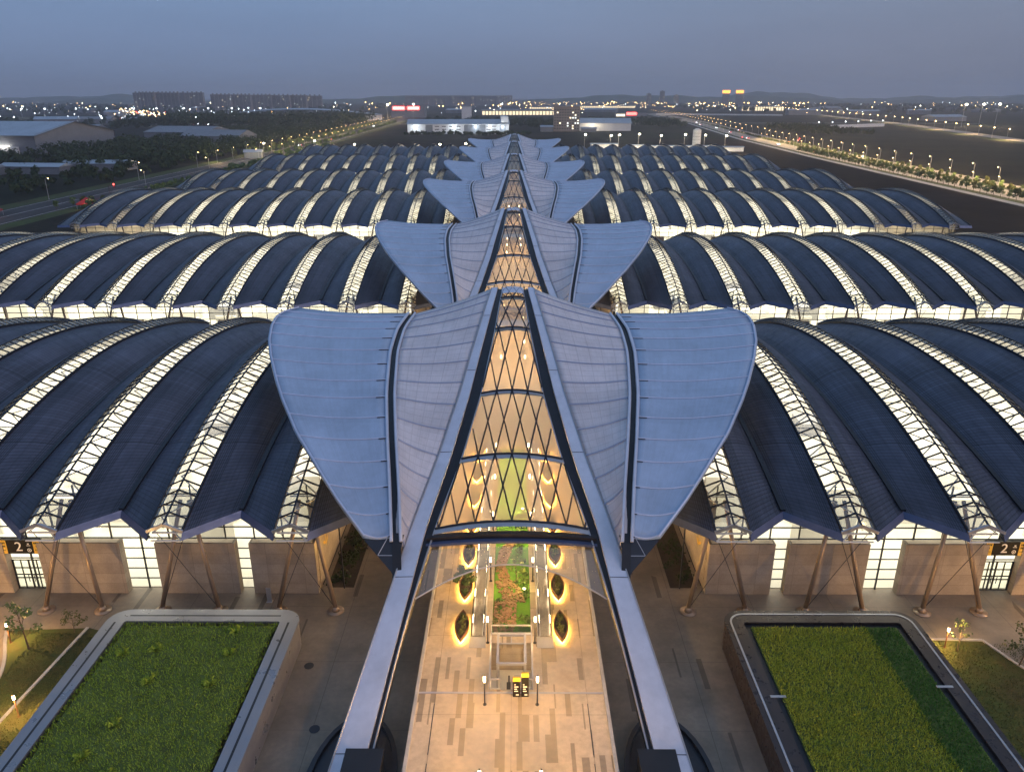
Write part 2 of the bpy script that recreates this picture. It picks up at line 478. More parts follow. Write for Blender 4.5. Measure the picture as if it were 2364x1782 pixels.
# ------------------------------------------------------------------ ground and roads
def sheet(name, poly, z, m, nofan=False):
    mb = MB(); mb.add([(x, y, z) for x, y in poly], [tuple(range(len(poly)))])
    return struct(mb.build(name, m))
def strip(name, pts, w, z, m, w2=None):
    mb = MB(); n = len(pts); L = []
    for i, p in enumerate(pts):
        a = Vector(pts[max(0, i-1)]); b = Vector(pts[min(n-1, i+1)]); d = (b-a).normalized(); s = Vector((d.y, -d.x))
        L.append((Vector(p)-s*w/2, Vector(p)+s*w/2))
    for (a, b), (c, d) in zip(L, L[1:]):
        mb.quad((a.x,a.y,z),(b.x,b.y,z),(d.x,d.y,z),(c.x,c.y,z))
    return struct(mb.build(name, m))

def land_mat():
    t = NT('land'); ob = t.coord()
    n1 = t.noise(ob, .0035, 6, .6); n2 = t.noise(ob, .03, 6, .65); n3 = t.noise(ob, .4, 4)
    c = t.mix(t.ramp(n1, 0, 1, .42, .58), (.017, .020, .012), (.030, .025, .019))
    c = t.scale(c, t.math('MULTIPLY', t.ramp(n2, .55, 1.5, .3, .7), t.ramp(n3, .8, 1.2)))
    return t.done(t.bsdf(c, .95, 0, n3, .1, .05))
M['land'] = land_mat()
mb = MB(); mb.box(-14000, 14000, -300, 16000, -3, -.06)
struct(mb.build('ground', M['land']))
M['dirt'] = plain('bare_dirt', (.022, .017, .014), .95, 0, .35, .03, .05, spec=.05)
M['field'] = plain('dark_field', (.016, .015, .013), .95, 0, .4, .012, .05, c2=(.040, .038, .024), spec=.05)
sheet('apron', [(-152,71),(152,71),(152,575),(-152,575)], -.012, M['asphalt'])
sheet('forecourt', [(-110,-60),(110,-60),(110,71),(-110,71)], -.004, M['fore'])
sheet('dirt_strip', [(153,20),(238,20),(244,330),(262,760),(285,1000),(160,1000)], -.014, M['dirt'])
sheet('dark_field', [(300,300),(640,300),(640,900),(520,1400),(480,2300),(420,2300),(345,1300),(312,800)], -.03, M['field'])
sheet('mud_field', [(-150,600),(60,600),(90,960),(-10,1010),(-150,930)], -.016, M['dirt'])

for s_ in (-1, 1):
    sheet('alley_paving', [(s_*8.2,71.0),(s_*20.6,71.0),(s_*20.6,140),(s_*8.2,140)][::s_], -.002, M['fore'])
def rx(y): return interp(y, [(0,246),(330,262),(700,276),(1000,294),(1640,360),(2524,414),(4200,520)])
def lx(y): return interp(y, [(0,-226),(330,-226),(800,-222),(1130,-230),(1728,-250),(3000,-300)])
ys = list(range(150, 2500, 25))
strip('road_right', [(rx(y)+4, y) for y in ys], 20, .0, M['roadpale'])
strip('road_right_far', [(rx(y)+27, y) for y in ys], 12, .0, M['roadpale'])
strip('verge_median', [(rx(y)+17.5, y) for y in ys], 6.8, .005, M['verge'])
strip('verge_right', [(rx(y)-9.5, y) for y in ys], 6.6, .005, M['verge'])
strip('footpath_right', [(rx(y)-15.5, y) for y in ys], 5.0, .004, M['kerb'])
strip('road_left', [(lx(y), y) for y in ys], 26, .0, M['asphalt'])
strip('verge_left', [(lx(y)-19, y) for y in ys], 11, .004, M['verge'])
strip('verge_left_inner', [(lx(y)+18, y) for y in ys], 9, .004, M['verge'])
for dx in (-12, 0, 12):
    strip('lane_line', [(lx(y)+dx, y) for y in ys], .3, .006, M['paint'])
for dx in (-4.5, 13.6):
    strip('lane_line', [(rx(y)+dx, y) for y in ys], .28, .006, M['paint'])
for side in (-1, 1):
    strip('kerb_line', [(rx(y)-12.9+ (0 if side<0 else 6.7), y) for y in ys], .35, .05, M['kerb'])
def r2x(y): return interp(y, [(300,470),(600,540),(955,605),(1554,743),(2919,958),(5000,1250)])
ys2 = list(range(500, 4600, 40))
strip('far_road', [(r2x(y), y) for y in ys2], 26, .0, M['roadpale'])
strip('far_verge', [(r2x(y)-24, y) for y in ys2], 18, .002, M['verge'])
cross = [(x, 1560 + 40*math.sin(x*.003)) for x in range(-900, 901, 60)]
strip('cross_road', cross, 18, .002, M['roadpale'])
jam = [(-560,1480),(-720,1620),(-860,1790),(-985,1990),(-1080,2300)]
strip('jam_road', jam, 44, .0, M['asphalt'])
# hills along the horizon
def hill_ridge(x0, x1, y0, hmax, seed, dep=900):
    r = random.Random(seed); mb = MB()
    ph = [r.random()*6.28 for _ in range(6)]
    def h(u):
        x = u*(x1-x0)/1000
        s = .5 + .2*math.sin(1.1*x+ph[0]) + .16*math.sin(2.3*x+ph[1]) + .09*math.sin(5.1*x+ph[2]) + .05*math.sin(11*x+ph[3]) + .03*math.sin(27*x+ph[4])
        return max(0.02, s)*hmax*min(1, 8*u, 8*(1-u))
    mb.grid(lambda u, v: (x0+u*(x1-x0), y0+v*dep, -2+h(u)*math.sin(math.pi*min(1, .05+.95*v))*(1+.0*u)), 160, 8)
    return struct(mb.build('hills', M['leafdark'], smooth=True))
hill_ridge(-200, 5200, 6200, 95, 3)
hill_ridge(1700, 7500, 7800, 120, 4)
hill_ridge(-3400, -300, 5600, 80, 9)
hill_ridge(-7500, -2900, 6800, 85, 12)

# ------------------------------------------------------------------ exhibition halls
HX = 82.0; BAY = 12.1; NB = 11; X1 = 21.2
SKX = [X1+BAY*k for k in range(NB)]
SW = 1.65
def zs(y): return 10.8 + 6.5*(1-((y-36)/36)**2)
def zg(y): return 10.9 + 3.7*(1-((y-36)/32)**2)     # gutter ends 4 m behind the skylight tips
def ze(y): return 10.4 + 3.6*(1-((y-36)/36)**2)
NV = 26
def panel_mesh(name, w, zfa, zfb, sgn, rec=4.0):
    """roof panel from gutter at x=0 to skylight edge at x=sgn*w, 72 m deep, with soffit"""
    mb = MB()
    def top(u, v):
        r_ = rec*(1-u); y = r_+(72-2*r_)*v; za, zb = zfa(rec+(72-2*rec)*v), zfb(72*v)
        return (sgn*w*u, y, za+(zb-za)*u + .45*math.sin(math.pi*u)*min(1, 3*v, 3*(1-v)))
    def bot(u, v):
        x, y, z = top(u, v); return (x, y, z-.38)
    mb.grid(top, 6, NV, 0, uv=lambda u, v: (u, v*76), flip=sgn < 0)
    mb.grid(bot, 6, NV, 1, uv=lambda u, v: (u, v*76), flip=sgn > 0)
    for v in (0, 1):
        pts = [top(i/6, v) for i in range(7)]
        yo = -.12 if v == 0 else .12
        for a, b in zip(pts, pts[1:]):
            mb.quad((a[0],a[1],a[2]+.06),(b[0],b[1],b[2]+.06),(b[0],b[1]+yo*4,b[2]-.62),(a[0],a[1]+yo*4,a[2]-.62),2)
            mb.quad((a[0],a[1]+yo*4,a[2]-.62),(b[0],b[1]+yo*4,b[2]-.62),(b[0],b[1]-yo*3,b[2]-.62),(a[0],a[1]-yo*3,a[2]-.62),2)
    # dark gutter strip along x=0
    for i in range(NV):
        y0, y1 = rec+(72-2*rec)*i/NV, rec+(72-2*rec)*(i+1)/NV
        mb.quad((0,y0-.02,zfa(y0)+.26),(sgn*.24,y0-.02,zfa(y0)+.26),(sgn*.24,y1,zfa(y1)+.26),(0,y1,zfa(y1)+.26),3)
        mb.quad((sgn*.24,y0-.02,zfa(y0)+.26),(sgn*.24,y1,zfa(y1)+.26),(sgn*.24,y1,zfa(y1)-.2),(sgn*.24,y0-.02,zfa(y0)-.2),3)
    me = mb.mesh(name, [M['roof'], M['roof_under'], M['fascia'], M['black']])
    me.polygons.foreach_set("use_smooth", [q < 2 for q in mb.m])
    return me
PW = BAY/2 - SW
P_R = panel_mesh('roof_panel', PW, zg, zs, 1)      # gutter on the left, rises to the skylight on its right
P_L = panel_mesh('roof_panel', PW, zg, zs, -1)
P_E = panel_mesh('roof_panel', 4.6, ze, zs, -1, 1.0)    # outermost panel
# skylight (local x=0)
def skylight_meshes():
    g = MB(); f = MB(); tr = MB(); N = 52
    for i in range(N):
        y0, y1 = 72*i/N, 72*(i+1)/N
        for s in (-1, 1):
            a = (s*SW, y0, zs(y0)+.22); b = (s*SW, y1, zs(y1)+.22); c = (0, y1, zs(y1)+.95); d = (0, y0, zs(y0)+.95)
            g.quad(*((a,b,c,d) if s > 0 else (d,c,b,a)))
    for i in range(N+1):
        y = 72*i/N
        for s in (-1, 1):
            f.bar((s*SW, y, zs(y)+.25), (0, y, zs(y)+.98), .17, .12)
    M2 = 30
    for i in range(M2):
        y0, y1 = 72*i/M2, 72*(i+1)/M2
        f.bar((0,y0,zs(y0)+1.0),(0,y1,zs(y1)+1.0),.16,.12)
        for s in (-1, 1):
            f.bar((s*SW,y0,zs(y0)+.16),(s*SW,y1,zs(y1)+.16),.14,.30)
    for y, yo in ((0,-.06),(72,.06)):
        for s in (-1, 1):
            f.bar((s*(SW+.1), y+yo, zs(y)+.15), (0, y+yo, zs(y)+.92), .2, .3, mi=1)
    K = 26
    for i in range(K):
        y0, y1 = 72*i/K, 72*(i+1)/K; s = 1 if i % 2 else -1
        za, zb = zs(y0)-.9, zs(y1)-.9
        tr.bar((s*1.5,y0,za),(-s*1.5,y1,zb),.13,.10)
        if i % 2 == 0: tr.bar((-1.5,y0,za),(1.5,y0,za),.13,.10)
    tr.bar((-1.5,.5,zs(0)-.3),(1.5,.5,zs(0)-.3),.14,.14)
    for s in (-1, 1): tr.bar((s*1.5,.5,zs(0)-.3),(0,.5,zs(0)+.7),.1,.1)
    return g.mesh('skylight', M['skyglass']), f.mesh('glazing_bars', [M['frame'], M['steel']]), tr.mesh('truss', M['truss'])
S_G, S_F, S_T = skylight_meshes()
def leg_mesh(s):
    mb = MB()
    mb.tube([(s*2.95, 2.4, .35), (s*.42, 5.0, zs(5.0)-.9)], .25, 12, r2=.2)
    mb.cyl(s*2.95, 2.4, 0, .10, .85, 18, mi=0); mb.cyl(s*2.95, 2.4, .1, .55, .42, 10, .3)
    mb.tube([(s*2.8, 2.4, .6), (-s*1.6, 1.0, zs(1)-.5)], .035, 5, mi=1)
    return mb.mesh('leg', [M['pipe'], M['frame']], True)
L_A, L_B = leg_mesh(-1), leg_mesh(1)
FY = 6.5
def hall():
    t = thing('exhibition_hall', '', 'exhibition hall', (HX, 64, 0))
    for k, sx in enumerate(SKX):
        lx_ = sx-HX
        place(P_R, 'roof_panel', t, (lx_-BAY/2, 0, 0))
        if k < NB-1: place(P_L, 'roof_panel', t, (lx_+BAY/2, 0, 0))
        else: place(P_E, 'roof_panel', t, (lx_+SW+4.6, 0, 0))
        s = place(S_G, 'skylight', t, (lx_, 0, 0))
        place(S_F, 'glazing_bars', s); place(S_T, 'truss', s)
        place(L_A, 'leg', t, (lx_, 0, 0)); place(L_B, 'leg', t, (lx_, 0, 0))
    xa, xb = 20.7-HX, SKX[-1]+4.5-HX
    # front glazing, top follows the folded roof
    def ztop(x):
        u = abs(((x+HX-X1)/BAY + .5) % 1.0 - .5)*2     # 0 at skylight, 1 at gutter
        return zs(FY)-.45+(zg(FY)-zs(FY))*u
    g = MB(); f = MB()
    xs = [xa]+[x-HX for k in range(NB) for x in (SKX[k], SKX[k]+BAY/2) if xa < x-HX < xb]+[xb]
    for a, b in zip(xs, xs[1:]):
        g.quad((a,FY,0),(b,FY,0),(b,FY,ztop(b)),(a,FY,ztop(a)))
    gl = g.build('glazed_front', M['facglass'], t)
    x = xa
    vx = []
    for k in range(NB):
        for d in (-3.0, 0, 3.0): vx.append(SKX[k]+d-HX)
        vx.append(SKX[k]+BAY/2-HX)
    for x in vx:
        if x < xb: f.bar((x,FY-.06,0),(x,FY-.06,ztop(x)),.10,.22,up=(0,1,0))
    for zz in (1.25, 2.5, 3.75, 5.0, 6.25, 7.6, 8.9, 10.2, 11.5):
        f.bar((xa,FY-.07,zz),(xb,FY-.07,zz),.10 if zz < 6 else .13,.12,up=(0,1,0))
    f.build('mullions', M['frame'], gl)
    # stone blocks
    gaps = [(27.6,29.1),(37.5,41.2)]
    edges = [(20.7,27.6),(29.1,37.5),(41.2,49.9),(53.5,61.6),(65.6,73.8),(77.4,85.6),(89.4,97.6),(101.4,109.8),(113.4,121.6),(125.4,133.6),(137.2,146.4)]
    for a, b in edges:
        mb = MB()
        x0, x1 = a-HX, b-HX
        mb.box(x0, x1, FY-1.1, FY-.18, 0, 6.2)
        mb.box(x0+.25, x1-.25, FY-1.0, FY-.28, 6.2, 6.26)
        mb.build('stone_wall', M['stone'], t)
    for x0, sg in ((xa, 1), (xb-.5, -1)):
        mb = MB(); mb.box(x0-.0, x0+.5, FY+.02, 66, 0, 9.6); mb.box(x0-.06*sg if sg > 0 else x0, x0+.5 if sg > 0 else x0+.56, FY+.02, 66, 9.6, 9.9)
        mb.build('end_wall', M['stone'], t)
    mb = MB(); mb.box(xa+.5, xb-.5, 65.4, 66, 0, 11.0); mb.build('rear_wall', M['white_in'], t)
    mb = MB(); mb.box(xa+.5, xb-.5, FY+.05, 65.4, .0, .06); mb.build('hall_floor', M['hall_floor'], t)
    r = random.Random(5); mb = MB()
    for k in range(13):                      # booths and partitions inside
        x0 = xa+3+k*9.6; w = r.uniform(4.5, 8.5); h = r.uniform(3.0, 7.5); y0 = FY+r.uniform(9, 15)
        mb.box(x0, x0+w, y0, y0+.3, .06, h)
        if r.random() < .6: mb.box(x0, x0+.3, y0-2.5, y0, .06, h*.8)
    for k in range(5):
        for j in range(12):
            if r.random() < .75:
                x0 = xa+4+j*10.3+r.uniform(-1,1); y0 = 20+k*8.8
                mb.box(x0, x0+r.uniform(3,6.5), y0, y0+r.uniform(2,5), .06, r.uniform(1.2,3.6), 1 if r.random()<.3 else 0)
    mb.build('booths', [M['white_in'], M['steel']], t)
    # door bays
    for a, b in ((49.9,53.5),(73.8,77.4),(97.6,101.4),(121.6,125.4)):
        x0, x1 = a-HX, b-HX; w = (x1-x0)
        d = MB(); d.quad((x0+.1,FY-.28,.1),(x1-.1,FY-.28,.1),(x1-.1,FY-.28,3.6),(x0+.1,FY-.28,3.6))
        dr = d.build('door', M['facglass'], t)
        fr = MB(); yy = FY-.33
        for i in range(5): fr.bar((x0+.12+i*(w-.24)/4,yy,.05),(x0+.12+i*(w-.24)/4,yy,3.7),(.16 if i%2==0 else .09),.1,up=(0,1,0))
        for zz in (.1, 1.85, 3.66): fr.bar((x0+.1,yy,zz),(x1-.1,yy,zz),.10,.1,up=(0,1,0))
        fr.bar((x0+w/2-.3,yy-.1,1.0),(x0+w/2-.3,yy-.1,1.9),.06)
        fr.bar((x0+w/2+.3,yy-.1,1.0),(x0+w/2+.3,yy-.1,1.9),.06)
        fr.build('door_frame', M['black'], dr)
    return t
H0 = hall()
hall_light = bpy.data.lights.new('hall_ceiling_light', 'AREA')
hall_light.shape = 'RECTANGLE'; hall_light.size = 116; hall_light.size_y = 57
hall_light.color = (1.0, .93, .79); hall_light.energy = 40000
hall_mid = hall_light.copy(); hall_mid.energy = 27000
hall_dim = hall_light.copy(); hall_dim.energy = 6000
ROWOFF = [0, 85, 187, 270, 371, 465]
ORD = ['nearest', 'second', 'third', 'fourth', 'fifth', 'farthest']
HALLS = {}
for i, off in enumerate(ROWOFF):
    for side in (1, -1):
        t = H0 if (i == 0 and side == 1) else copy_tree(H0)
        t.location = (side*HX, 64+off, 0); t.scale = (side, 1, 1)
        sd = 'right' if side > 0 else 'left'
        t['label'] = f'{ORD[i]} exhibition hall on the {sd}, folded navy roof with glowing skylight bands'
        t['group'] = 'vaulted exhibition halls in two columns'
        HALLS[i, side] = t
for (i, side), t in HALLS.items():
    lamp('ceiling_light', 'AREA', t, (0, 36.5, 10.35), 0, None, data=hall_dim if i == 5 else (hall_mid if i >= 3 else hall_light))
# number signs above the first doors and emblems on the end walls of the nearest halls
def text_mesh(txt, size, m, ext=.02):
    c = bpy.data.curves.new('lettering', 'FONT'); c.body = txt; c.size = size; c.extrude = ext
    c.align_x = 'CENTER'; c.align_y = 'CENTER'
    o = bpy.data.objects.new('lettering', c); col.objects.link(o)
    dg = bpy.context.evaluated_depsgraph_get()
    me = bpy.data.meshes.new_from_object(o.evaluated_get(dg))
    bpy.data.objects.remove(o); bpy.data.curves.remove(c)
    me.materials.clear(); me.materials.append(m)
    return me
T2 = text_mesh('2', 1.55, M['sign_white'])
for side in (1, -1):
    t = HALLS[0, side]; x = 51.7-HX
    mb = MB(); mb.box(x-2.1, x+2.1, FY-1.0, FY-.62, 4.85, 6.5)
    sg = mb.build('number_sign', M['sign_black'], t)
    mb = MB()
    for a, b in ((-2.1,-1.4),(1.4,2.1)): mb.box(x+a, x+b, FY-1.03, FY-1.0, 4.86, 6.49)
    mb.build('yellow_panel', M['yellow'], sg)
    o = place(T2, 'numeral', sg, (x-.15*side, FY-1.02, 5.68)); o.rotation_euler = (R(90), 0, 0); o.scale = (side, 1, 1)
    mb = MB()
    cx = x+.92*side
    for k in range(20):
        a0, a1 = 2*math.pi*k/20, 2*math.pi*(k+1)/20
        for r0, r1 in ((.15,.22),(0,.07)):
            mb.quad(*[(cx+rr*math.cos(aa), FY-1.02, 5.3+rr*math.sin(aa)) for rr, aa in ((r0,a0),(r1,a0),(r1,a1),(r0,a1))])
    mb.box(cx-.2, cx+.2, FY-1.03, FY-1.01, 5.82, 5.88); mb.box(cx-.08, cx+.1, FY-1.03, FY-1.01, 5.98, 6.12)
    mb.build('pictogram', M['sign_white'], sg)
    mb = MB()
    for a in (-1.98, 1.52):
        for q in range(3):
            for k in range(3):
                if q == 1 and k == 2: continue
                mb.box(x+a+.17*k, x+a+.17*k+.10, FY-1.05, FY-1.03, 5.3+.38*q, 5.3+.38*q+(.2 if q else .08))
    mb.build('small_lettering', M['sign_black'], sg)
    # yellow flower emblem on the inner end wall
    mb = MB(); X = 20.7-HX-.06
    def leaf(cy, cz, ang, L, W):
        ca, sa = math.cos(ang), math.sin(ang); n = 8; top = []; bt = []
        for k in range(n+1):
            u = k/n; w = W*math.sin(math.pi*u)
            top.append((X, cy+L*u*ca-w*sa, cz+L*u*sa+w*ca)); bt.append((X, cy+L*u*ca+w*sa, cz+L*u*sa-w*ca))
        for k in range(n): mb.quad(top[k], top[k+1], bt[k+1], bt[k])
    cy, cz = 9.6, 4.6
    for k in range(7): leaf(cy, cz+1.0, R(90+(k-3)*32), 1.25, .22)
    leaf(cy, cz-1.6, R(90), 2.6, .09); leaf(cy, cz-1.2, R(35), 1.3, .2); leaf(cy, cz-.9, R(145), 1.3, .2)
    mb.build('wall_emblem', M['yellow'], t)
# ------------------------------------------------------------------ petal canopies over the spine
RIB = ((44, 2), (76.5, 19.9), (101, 26)); VAL = ((60.5, 8.3), (80.6, 20.4), (101, 22.4))
RO = [(-.2,16.2),(0,13.85),(.024,13.43),(.163,11.4),(.234,10.4),(.306,9.45),(.437,7.5),(.594,5.74),(.806,4.07),(.929,3.21),(1,2.72)]
RG = [(-.2,12.8),(0,10.9),(.163,9.15),(.306,7.27),(.437,5.12),(.594,3.42),(.806,2.13),(.952,1.54),(1,1.32)]
RWH = [(0,2.5),(.306,1.35),(.6,1.05),(1,.75)]
VX = [(0,10.58),(.088,11.1),(.216,11.87),(.356,12.83),(.527,13.86),(.728,14.55),(.877,14.45),(1,13.6)]
OX = [(0,10.6),(.077,13.8),(.174,17.33),(.242,19.47),(.372,23.3),(.49,25.95),(.567,27.42),(.68,29.3),(.77,30.5),(.86,31.2),(.925,31.3),(.97,30.8),(1,29.2)]
LINES = [.088,.146,.216,.29,.361,.435,.512,.585,.664,.74,.812,.877,.93,.97]
BANDS = [.306,.437,.594,.806,.946,1.0]
Y0 = 72.0
def sm(tab, x, h=.03):
    return (interp(x-h, tab)+interp(x, tab)*2+interp(x+h, tab))/4
def rb(t):
    y, z = bez(*RIB, t); return y-Y0, z
KT = [(0,.972),(.09,.95),(.36,.95),(.6,.972),(1,1)]     # lower wings stand forward of the hall eaves
def vb(u):
    y, z = bez(*VAL, u); k = sm(KT, u); return y*k-Y0, 50-(50-z)*k
RT = [(bez(*RIB, i/400)[0]-Y0, i/400) for i in range(-80, 401)]
def rib_t(y): return interp(y, RT)
def vx(u): return sm(VX, u)*sm(KT, u)
def ox(u): return interp(u, OX)*sm(KT, u)
def canopy():
    t = thing('petal_canopy', '', 'canopy', (0, Y0, 0))
    ts = [-.12+i*1.12/44 for i in range(45)]
    for s in (-1, 1):
        mb = MB(); dk = MB(); tr = MB()
        P = []
        for tt in ts:
            y, z = rb(tt); xo = sm(RO, tt); xw = xo-interp(tt, RWH); xi = sm(RG, tt)
            P.append((y, z, xo, xw, xi))
        for (y, z, o, w, i), (y2, z2, o2, w2, i2) in zip(P, P[1:]):
            d = 1.3
            mb.quad((s*o,y,z),(s*w,y,z+.05),(s*w2,y2,z2+.05),(s*o2,y2,z2))
            mb.quad((s*o,y,z),(s*o2,y2,z2),(s*o2,y2+.5,z2-d),(s*o,y+.5,z-d))
            mb.quad((s*w,y,z+.05),(s*w2,y2,z2+.05),(s*w2,y2+.5,z2-d),(s*w,y+.5,z-d))
            mb.quad((s*o,y+.5,z-d),(s*o2,y2+.5,z2-d),(s*w2,y2+.5,z2-d),(s*w,y+.5,z-d))
            dk.quad((s*w,y,z-.25),(s*i,y,z-.2),(s*i2,y2,z2-.2),(s*w2,y2,z2-.25))
            dk.quad((s*i,y,z-.2),(s*i2,y2,z2-.2),(s*i2,y2+.3,z2-1.0),(s*i,y+.3,z-1.0))
        # raised lip on the inner edge of the white rib, and panel joints across it
        tr.tube([(s*p[4], p[0], p[1]-.15) for p in P], .09, 5)
        tr.tube([(s*(p[2]+.05), p[0], p[1]+.02) for p in P], .07, 5)
        rib = mb.build('rib', M['rib'], t, True)
        dk.build('gutter', M['black'], rib); tr.build('edge_trim', M['steel'], rib)
        jn = MB()
        for tt in (.02, .23, .45, .66, .86):
            y, z = rb(tt); xo = sm(RO, tt); xw = xo-interp(tt, RWH)
            jn.bar((s*xo,y,z+.02),(s*xw,y,z+.06),.05,.03)
        jn.build('joint', M['frame'], rib)
    # diagrid glass vault
    def vp(tt, x):
        y, z = rb(tt); xg = sm(RG, tt); return (x, y, z-.1+.12*xg*(1-(x/xg)**2))
    mb = MB(); tv = [.306+.694*i/22 for i in range(23)]
    mb.grid(lambda u, v: vp(.306+.694*v, (2*u-1)*sm(RG, .306+.694*v)), 12, 22)
    vault = mb.build('glass_vault', M['vaultglass'], t, True)
    g = MB(); sp = 1.72
    for l in range(len(BANDS)-1):
        ta, tb = BANDS[l], BANDS[l+1]
        for k in range(-6, 7):
            for d in (-1, 1):
                pts = []
                span = 1.0 if l < 3 else (.8 if l == 3 else .5)
                for q in range(13):
                    f = q/12; tt = ta+(tb-ta)*f; x = (k+d*f*1.0)*sp*(1 if l < 4 else .55)
                    if abs(x) <= sm(RG, tt)-.02:
                        p = vp(tt, x); pts.append((p[0], p[1], p[2]+.05))
                    elif pts: break
                if len(pts) > 1: g.tube(pts, .085, 5)
    for l, tt in enumerate(BANDS[:-1]):
        xg = sm(RG, tt)
        pts = [vp(tt, -xg+2*xg*q/12) for q in range(13)]
        g.tube([(p[0],p[1],p[2]+.06) for p in pts], .13, 5)
        for a, b in zip(pts, pts[1:]):
            g.quad((a[0],a[1],a[2]+.03),(b[0],b[1],b[2]+.03),(b[0],b[1]-.55,b[2]-.22),(a[0],a[1]-.55,a[2]-.22),1)
    g.build('diagrid', [M['black'], M['steel']], vault)
    # hood at the apex
    mb = MB()
    mb.grid(lambda u, v: (lambda p: (p[0]*1.0, p[1], p[2]+.12))(vp(.965+.035*v, (2*u-1)*sm(RG, .965+.035*v))), 8, 3)
    y, z = rb(1.0)
    mb.quad((-1.3,y,z),(1.3,y,z),(1.3,y+.4,z-2.5),(-1.3,y+.4,z-2.5))
    mb.build('apex_hood', M['rib'], t, True)
    # lower beam and visor
    mb = MB(); y, z = rb(.297); xg = 7.95
    N = 14
    def bp(u): return (xg*u, y+.05, z+.06*xg*(1-u*u)-.1)
    for i in range(N):
        a, b = bp(-1+2*i/N), bp(-1+2*(i+1)/N)
        mb.bar((a[0],a[1]-.3,a[2]-.3), (b[0],b[1]-.3,b[2]-.3), .6, .45, mi=0)
        mb.bar((a[0],a[1]-.85,a[2]-.62), (b[0],b[1]-.85,b[2]-.62), .5, .25, mi=1)
    mb.build('lower_beam', [M['black'], M['fascia']], t)
    mb = MB(); rim = MB()
    def vis(u, v):
        uu = 2*u-1; te = .274-.045*uu*uu
        a = .286; tt = a+(te-a)*v; y, z = rb(tt); x = uu*(sm(RG, tt)+.25)
        return (x, y-.4-v*.9, z-.8+.05*8*(1-uu*uu)-.5*v)
    mb.grid(vis, 24, 4)
    visor = mb.build('visor', M['visor'], t, True)
    rim.tube([vis(i/24, 1) for i in range(25)], .07, 5); rim.build('visor_rim', M['steel'], visor)
    # wings
    for s in (-1, 1):
        def inner(w, u):
            y, z = vb(u); xv = vx(u)-.40; tt = rib_t(y); _, zr = rb(tt); xr = sm(RO, tt)+.12
            return (s*(xv+(xr-xv)*w), y, z+(zr-.15-z)*w - .45*math.sin(math.pi*w)*.5)
        def outer(w, u):
            y, z = vb(u); xv = vx(u)+.42; xo = max(ox(u), xv+.02)
            return (s*(xv+(xo-xv)*w), y, z+.05+.8*w*u - .35*math.sin(math.pi*w))
        for nm, fn, m, dn, sr, lo in (('inner_wing', inner, M['wing_in'], M['seam'], .10, .10), ('outer_wing', outer, M['wing_out'], M['seam_out'], .085, .088)):
            mb = MB()
            mb.grid(lambda a, b: fn(a, lo+(1-lo)*b), 10, 40, 0, uv=lambda a, b: (a, b*43), flip=(s > 0) != (nm == 'outer_wing'))
            w_ = mb.build(nm, m, t, True)
            so = w_.modifiers.new('thick', 'SOLIDIFY'); so.thickness = .4; so.offset = -1
            sb = MB()
            for u in LINES:
                if u < lo+.005: u = lo+.003
                sb.tube([(lambda p: (p[0],p[1],p[2]+.04))(fn(q/10*.985+.005, u)) for q in range(11)], sr, 5)
                if nm == 'outer_wing':      # open mouth of each roll at the valley
                    a, b = fn(.01, u), fn(.10, u)
                    sb.bar((a[0],a[1]-.12,a[2]+.03),(b[0],b[1]-.12,b[2]+.02),.12,.05,mi=1)
            for wv in ((.005,) if nm == 'inner_wing' else (.012, .985)):
                sb.tube([(lambda p: (p[0],p[1],p[2]+.04))(fn(wv, lo+(1-lo)*q/40)) for q in range(41)], .11, 5)
            sb.build('panel_seams', [dn, M['black']], w_)
        mb = MB(); tr = MB()
        for q in range(40):
            u0, u1 = q/40, (q+1)/40
            (y0, z0), (y1, z1) = vb(u0), vb(u1); a, b = vx(u0), vx(u1)
            mb.quad((s*(a-.40),y0,z0-.12),(s*(a+.42),y0,z0-.12),(s*(b+.42),y1,z1-.12),(s*(b-.40),y1,z1-.12))
        v = mb.build('valley_gutter', M['black'], t)
        for dd in (-.42, .46):
            tr.tube([(s*(vx(q/40)+dd), vb(q/40)[0], vb(q/40)[1]+.1) for q in range(3, 41)], .17, 6)
        tr.build('valley_trim', M['rib'], v)
        mb = MB()
        nq = 6
        for q in range(nq):
            u0, u1 = .1*q/nq, .1*(q+1)/nq
            (y0, z0), (y1, z1) = vb(u0), vb(u1)
            a0, a1 = sm(RO, rib_t(y0))+.05, sm(RO, rib_t(y1))+.05
            b0, b1 = max(ox(u0), a0), max(ox(u1), a1)
            mb.quad((s*a0,y0,z0-.3),(s*b0,y0,z0-.3),(s*b1,y1,z1-.3),(s*a1,y1,z1-.3))
        tp = mb.build('tail_panel', M['frame'], t)
        mb = MB()
        y0, z0 = vb(.05); y1, z1 = vb(.10)
        mb.tube([(s*ox(.05),y0,z0-.2),(s*sm(RO, rib_t(y0)),y0,z0-.2)], .04, 4)
        mb.tube([(s*11.2,y1,z1-.2),(s*ox(.05),y0,z0-.2)], .04, 4)
        mb.tube([(s*11.2,y1,z1-.2),(s*sm(RO, rib_t(y0)),y0,z0-.2)], .04, 4)
        mb.build('tail_joints', M['steel'], tp)
    return t
C0 = canopy()
for i, off in enumerate([0, 78, 174, 256, 357, 444]):
    t = C0 if i == 0 else copy_tree(C0)
    t.location = (0, Y0+off, 0)
    t['label'] = f'{ORD[i]} winged petal canopy over the central walkway, blue outer wings and diagrid glass'
    t['group'] = 'winged canopies in line along the axis'

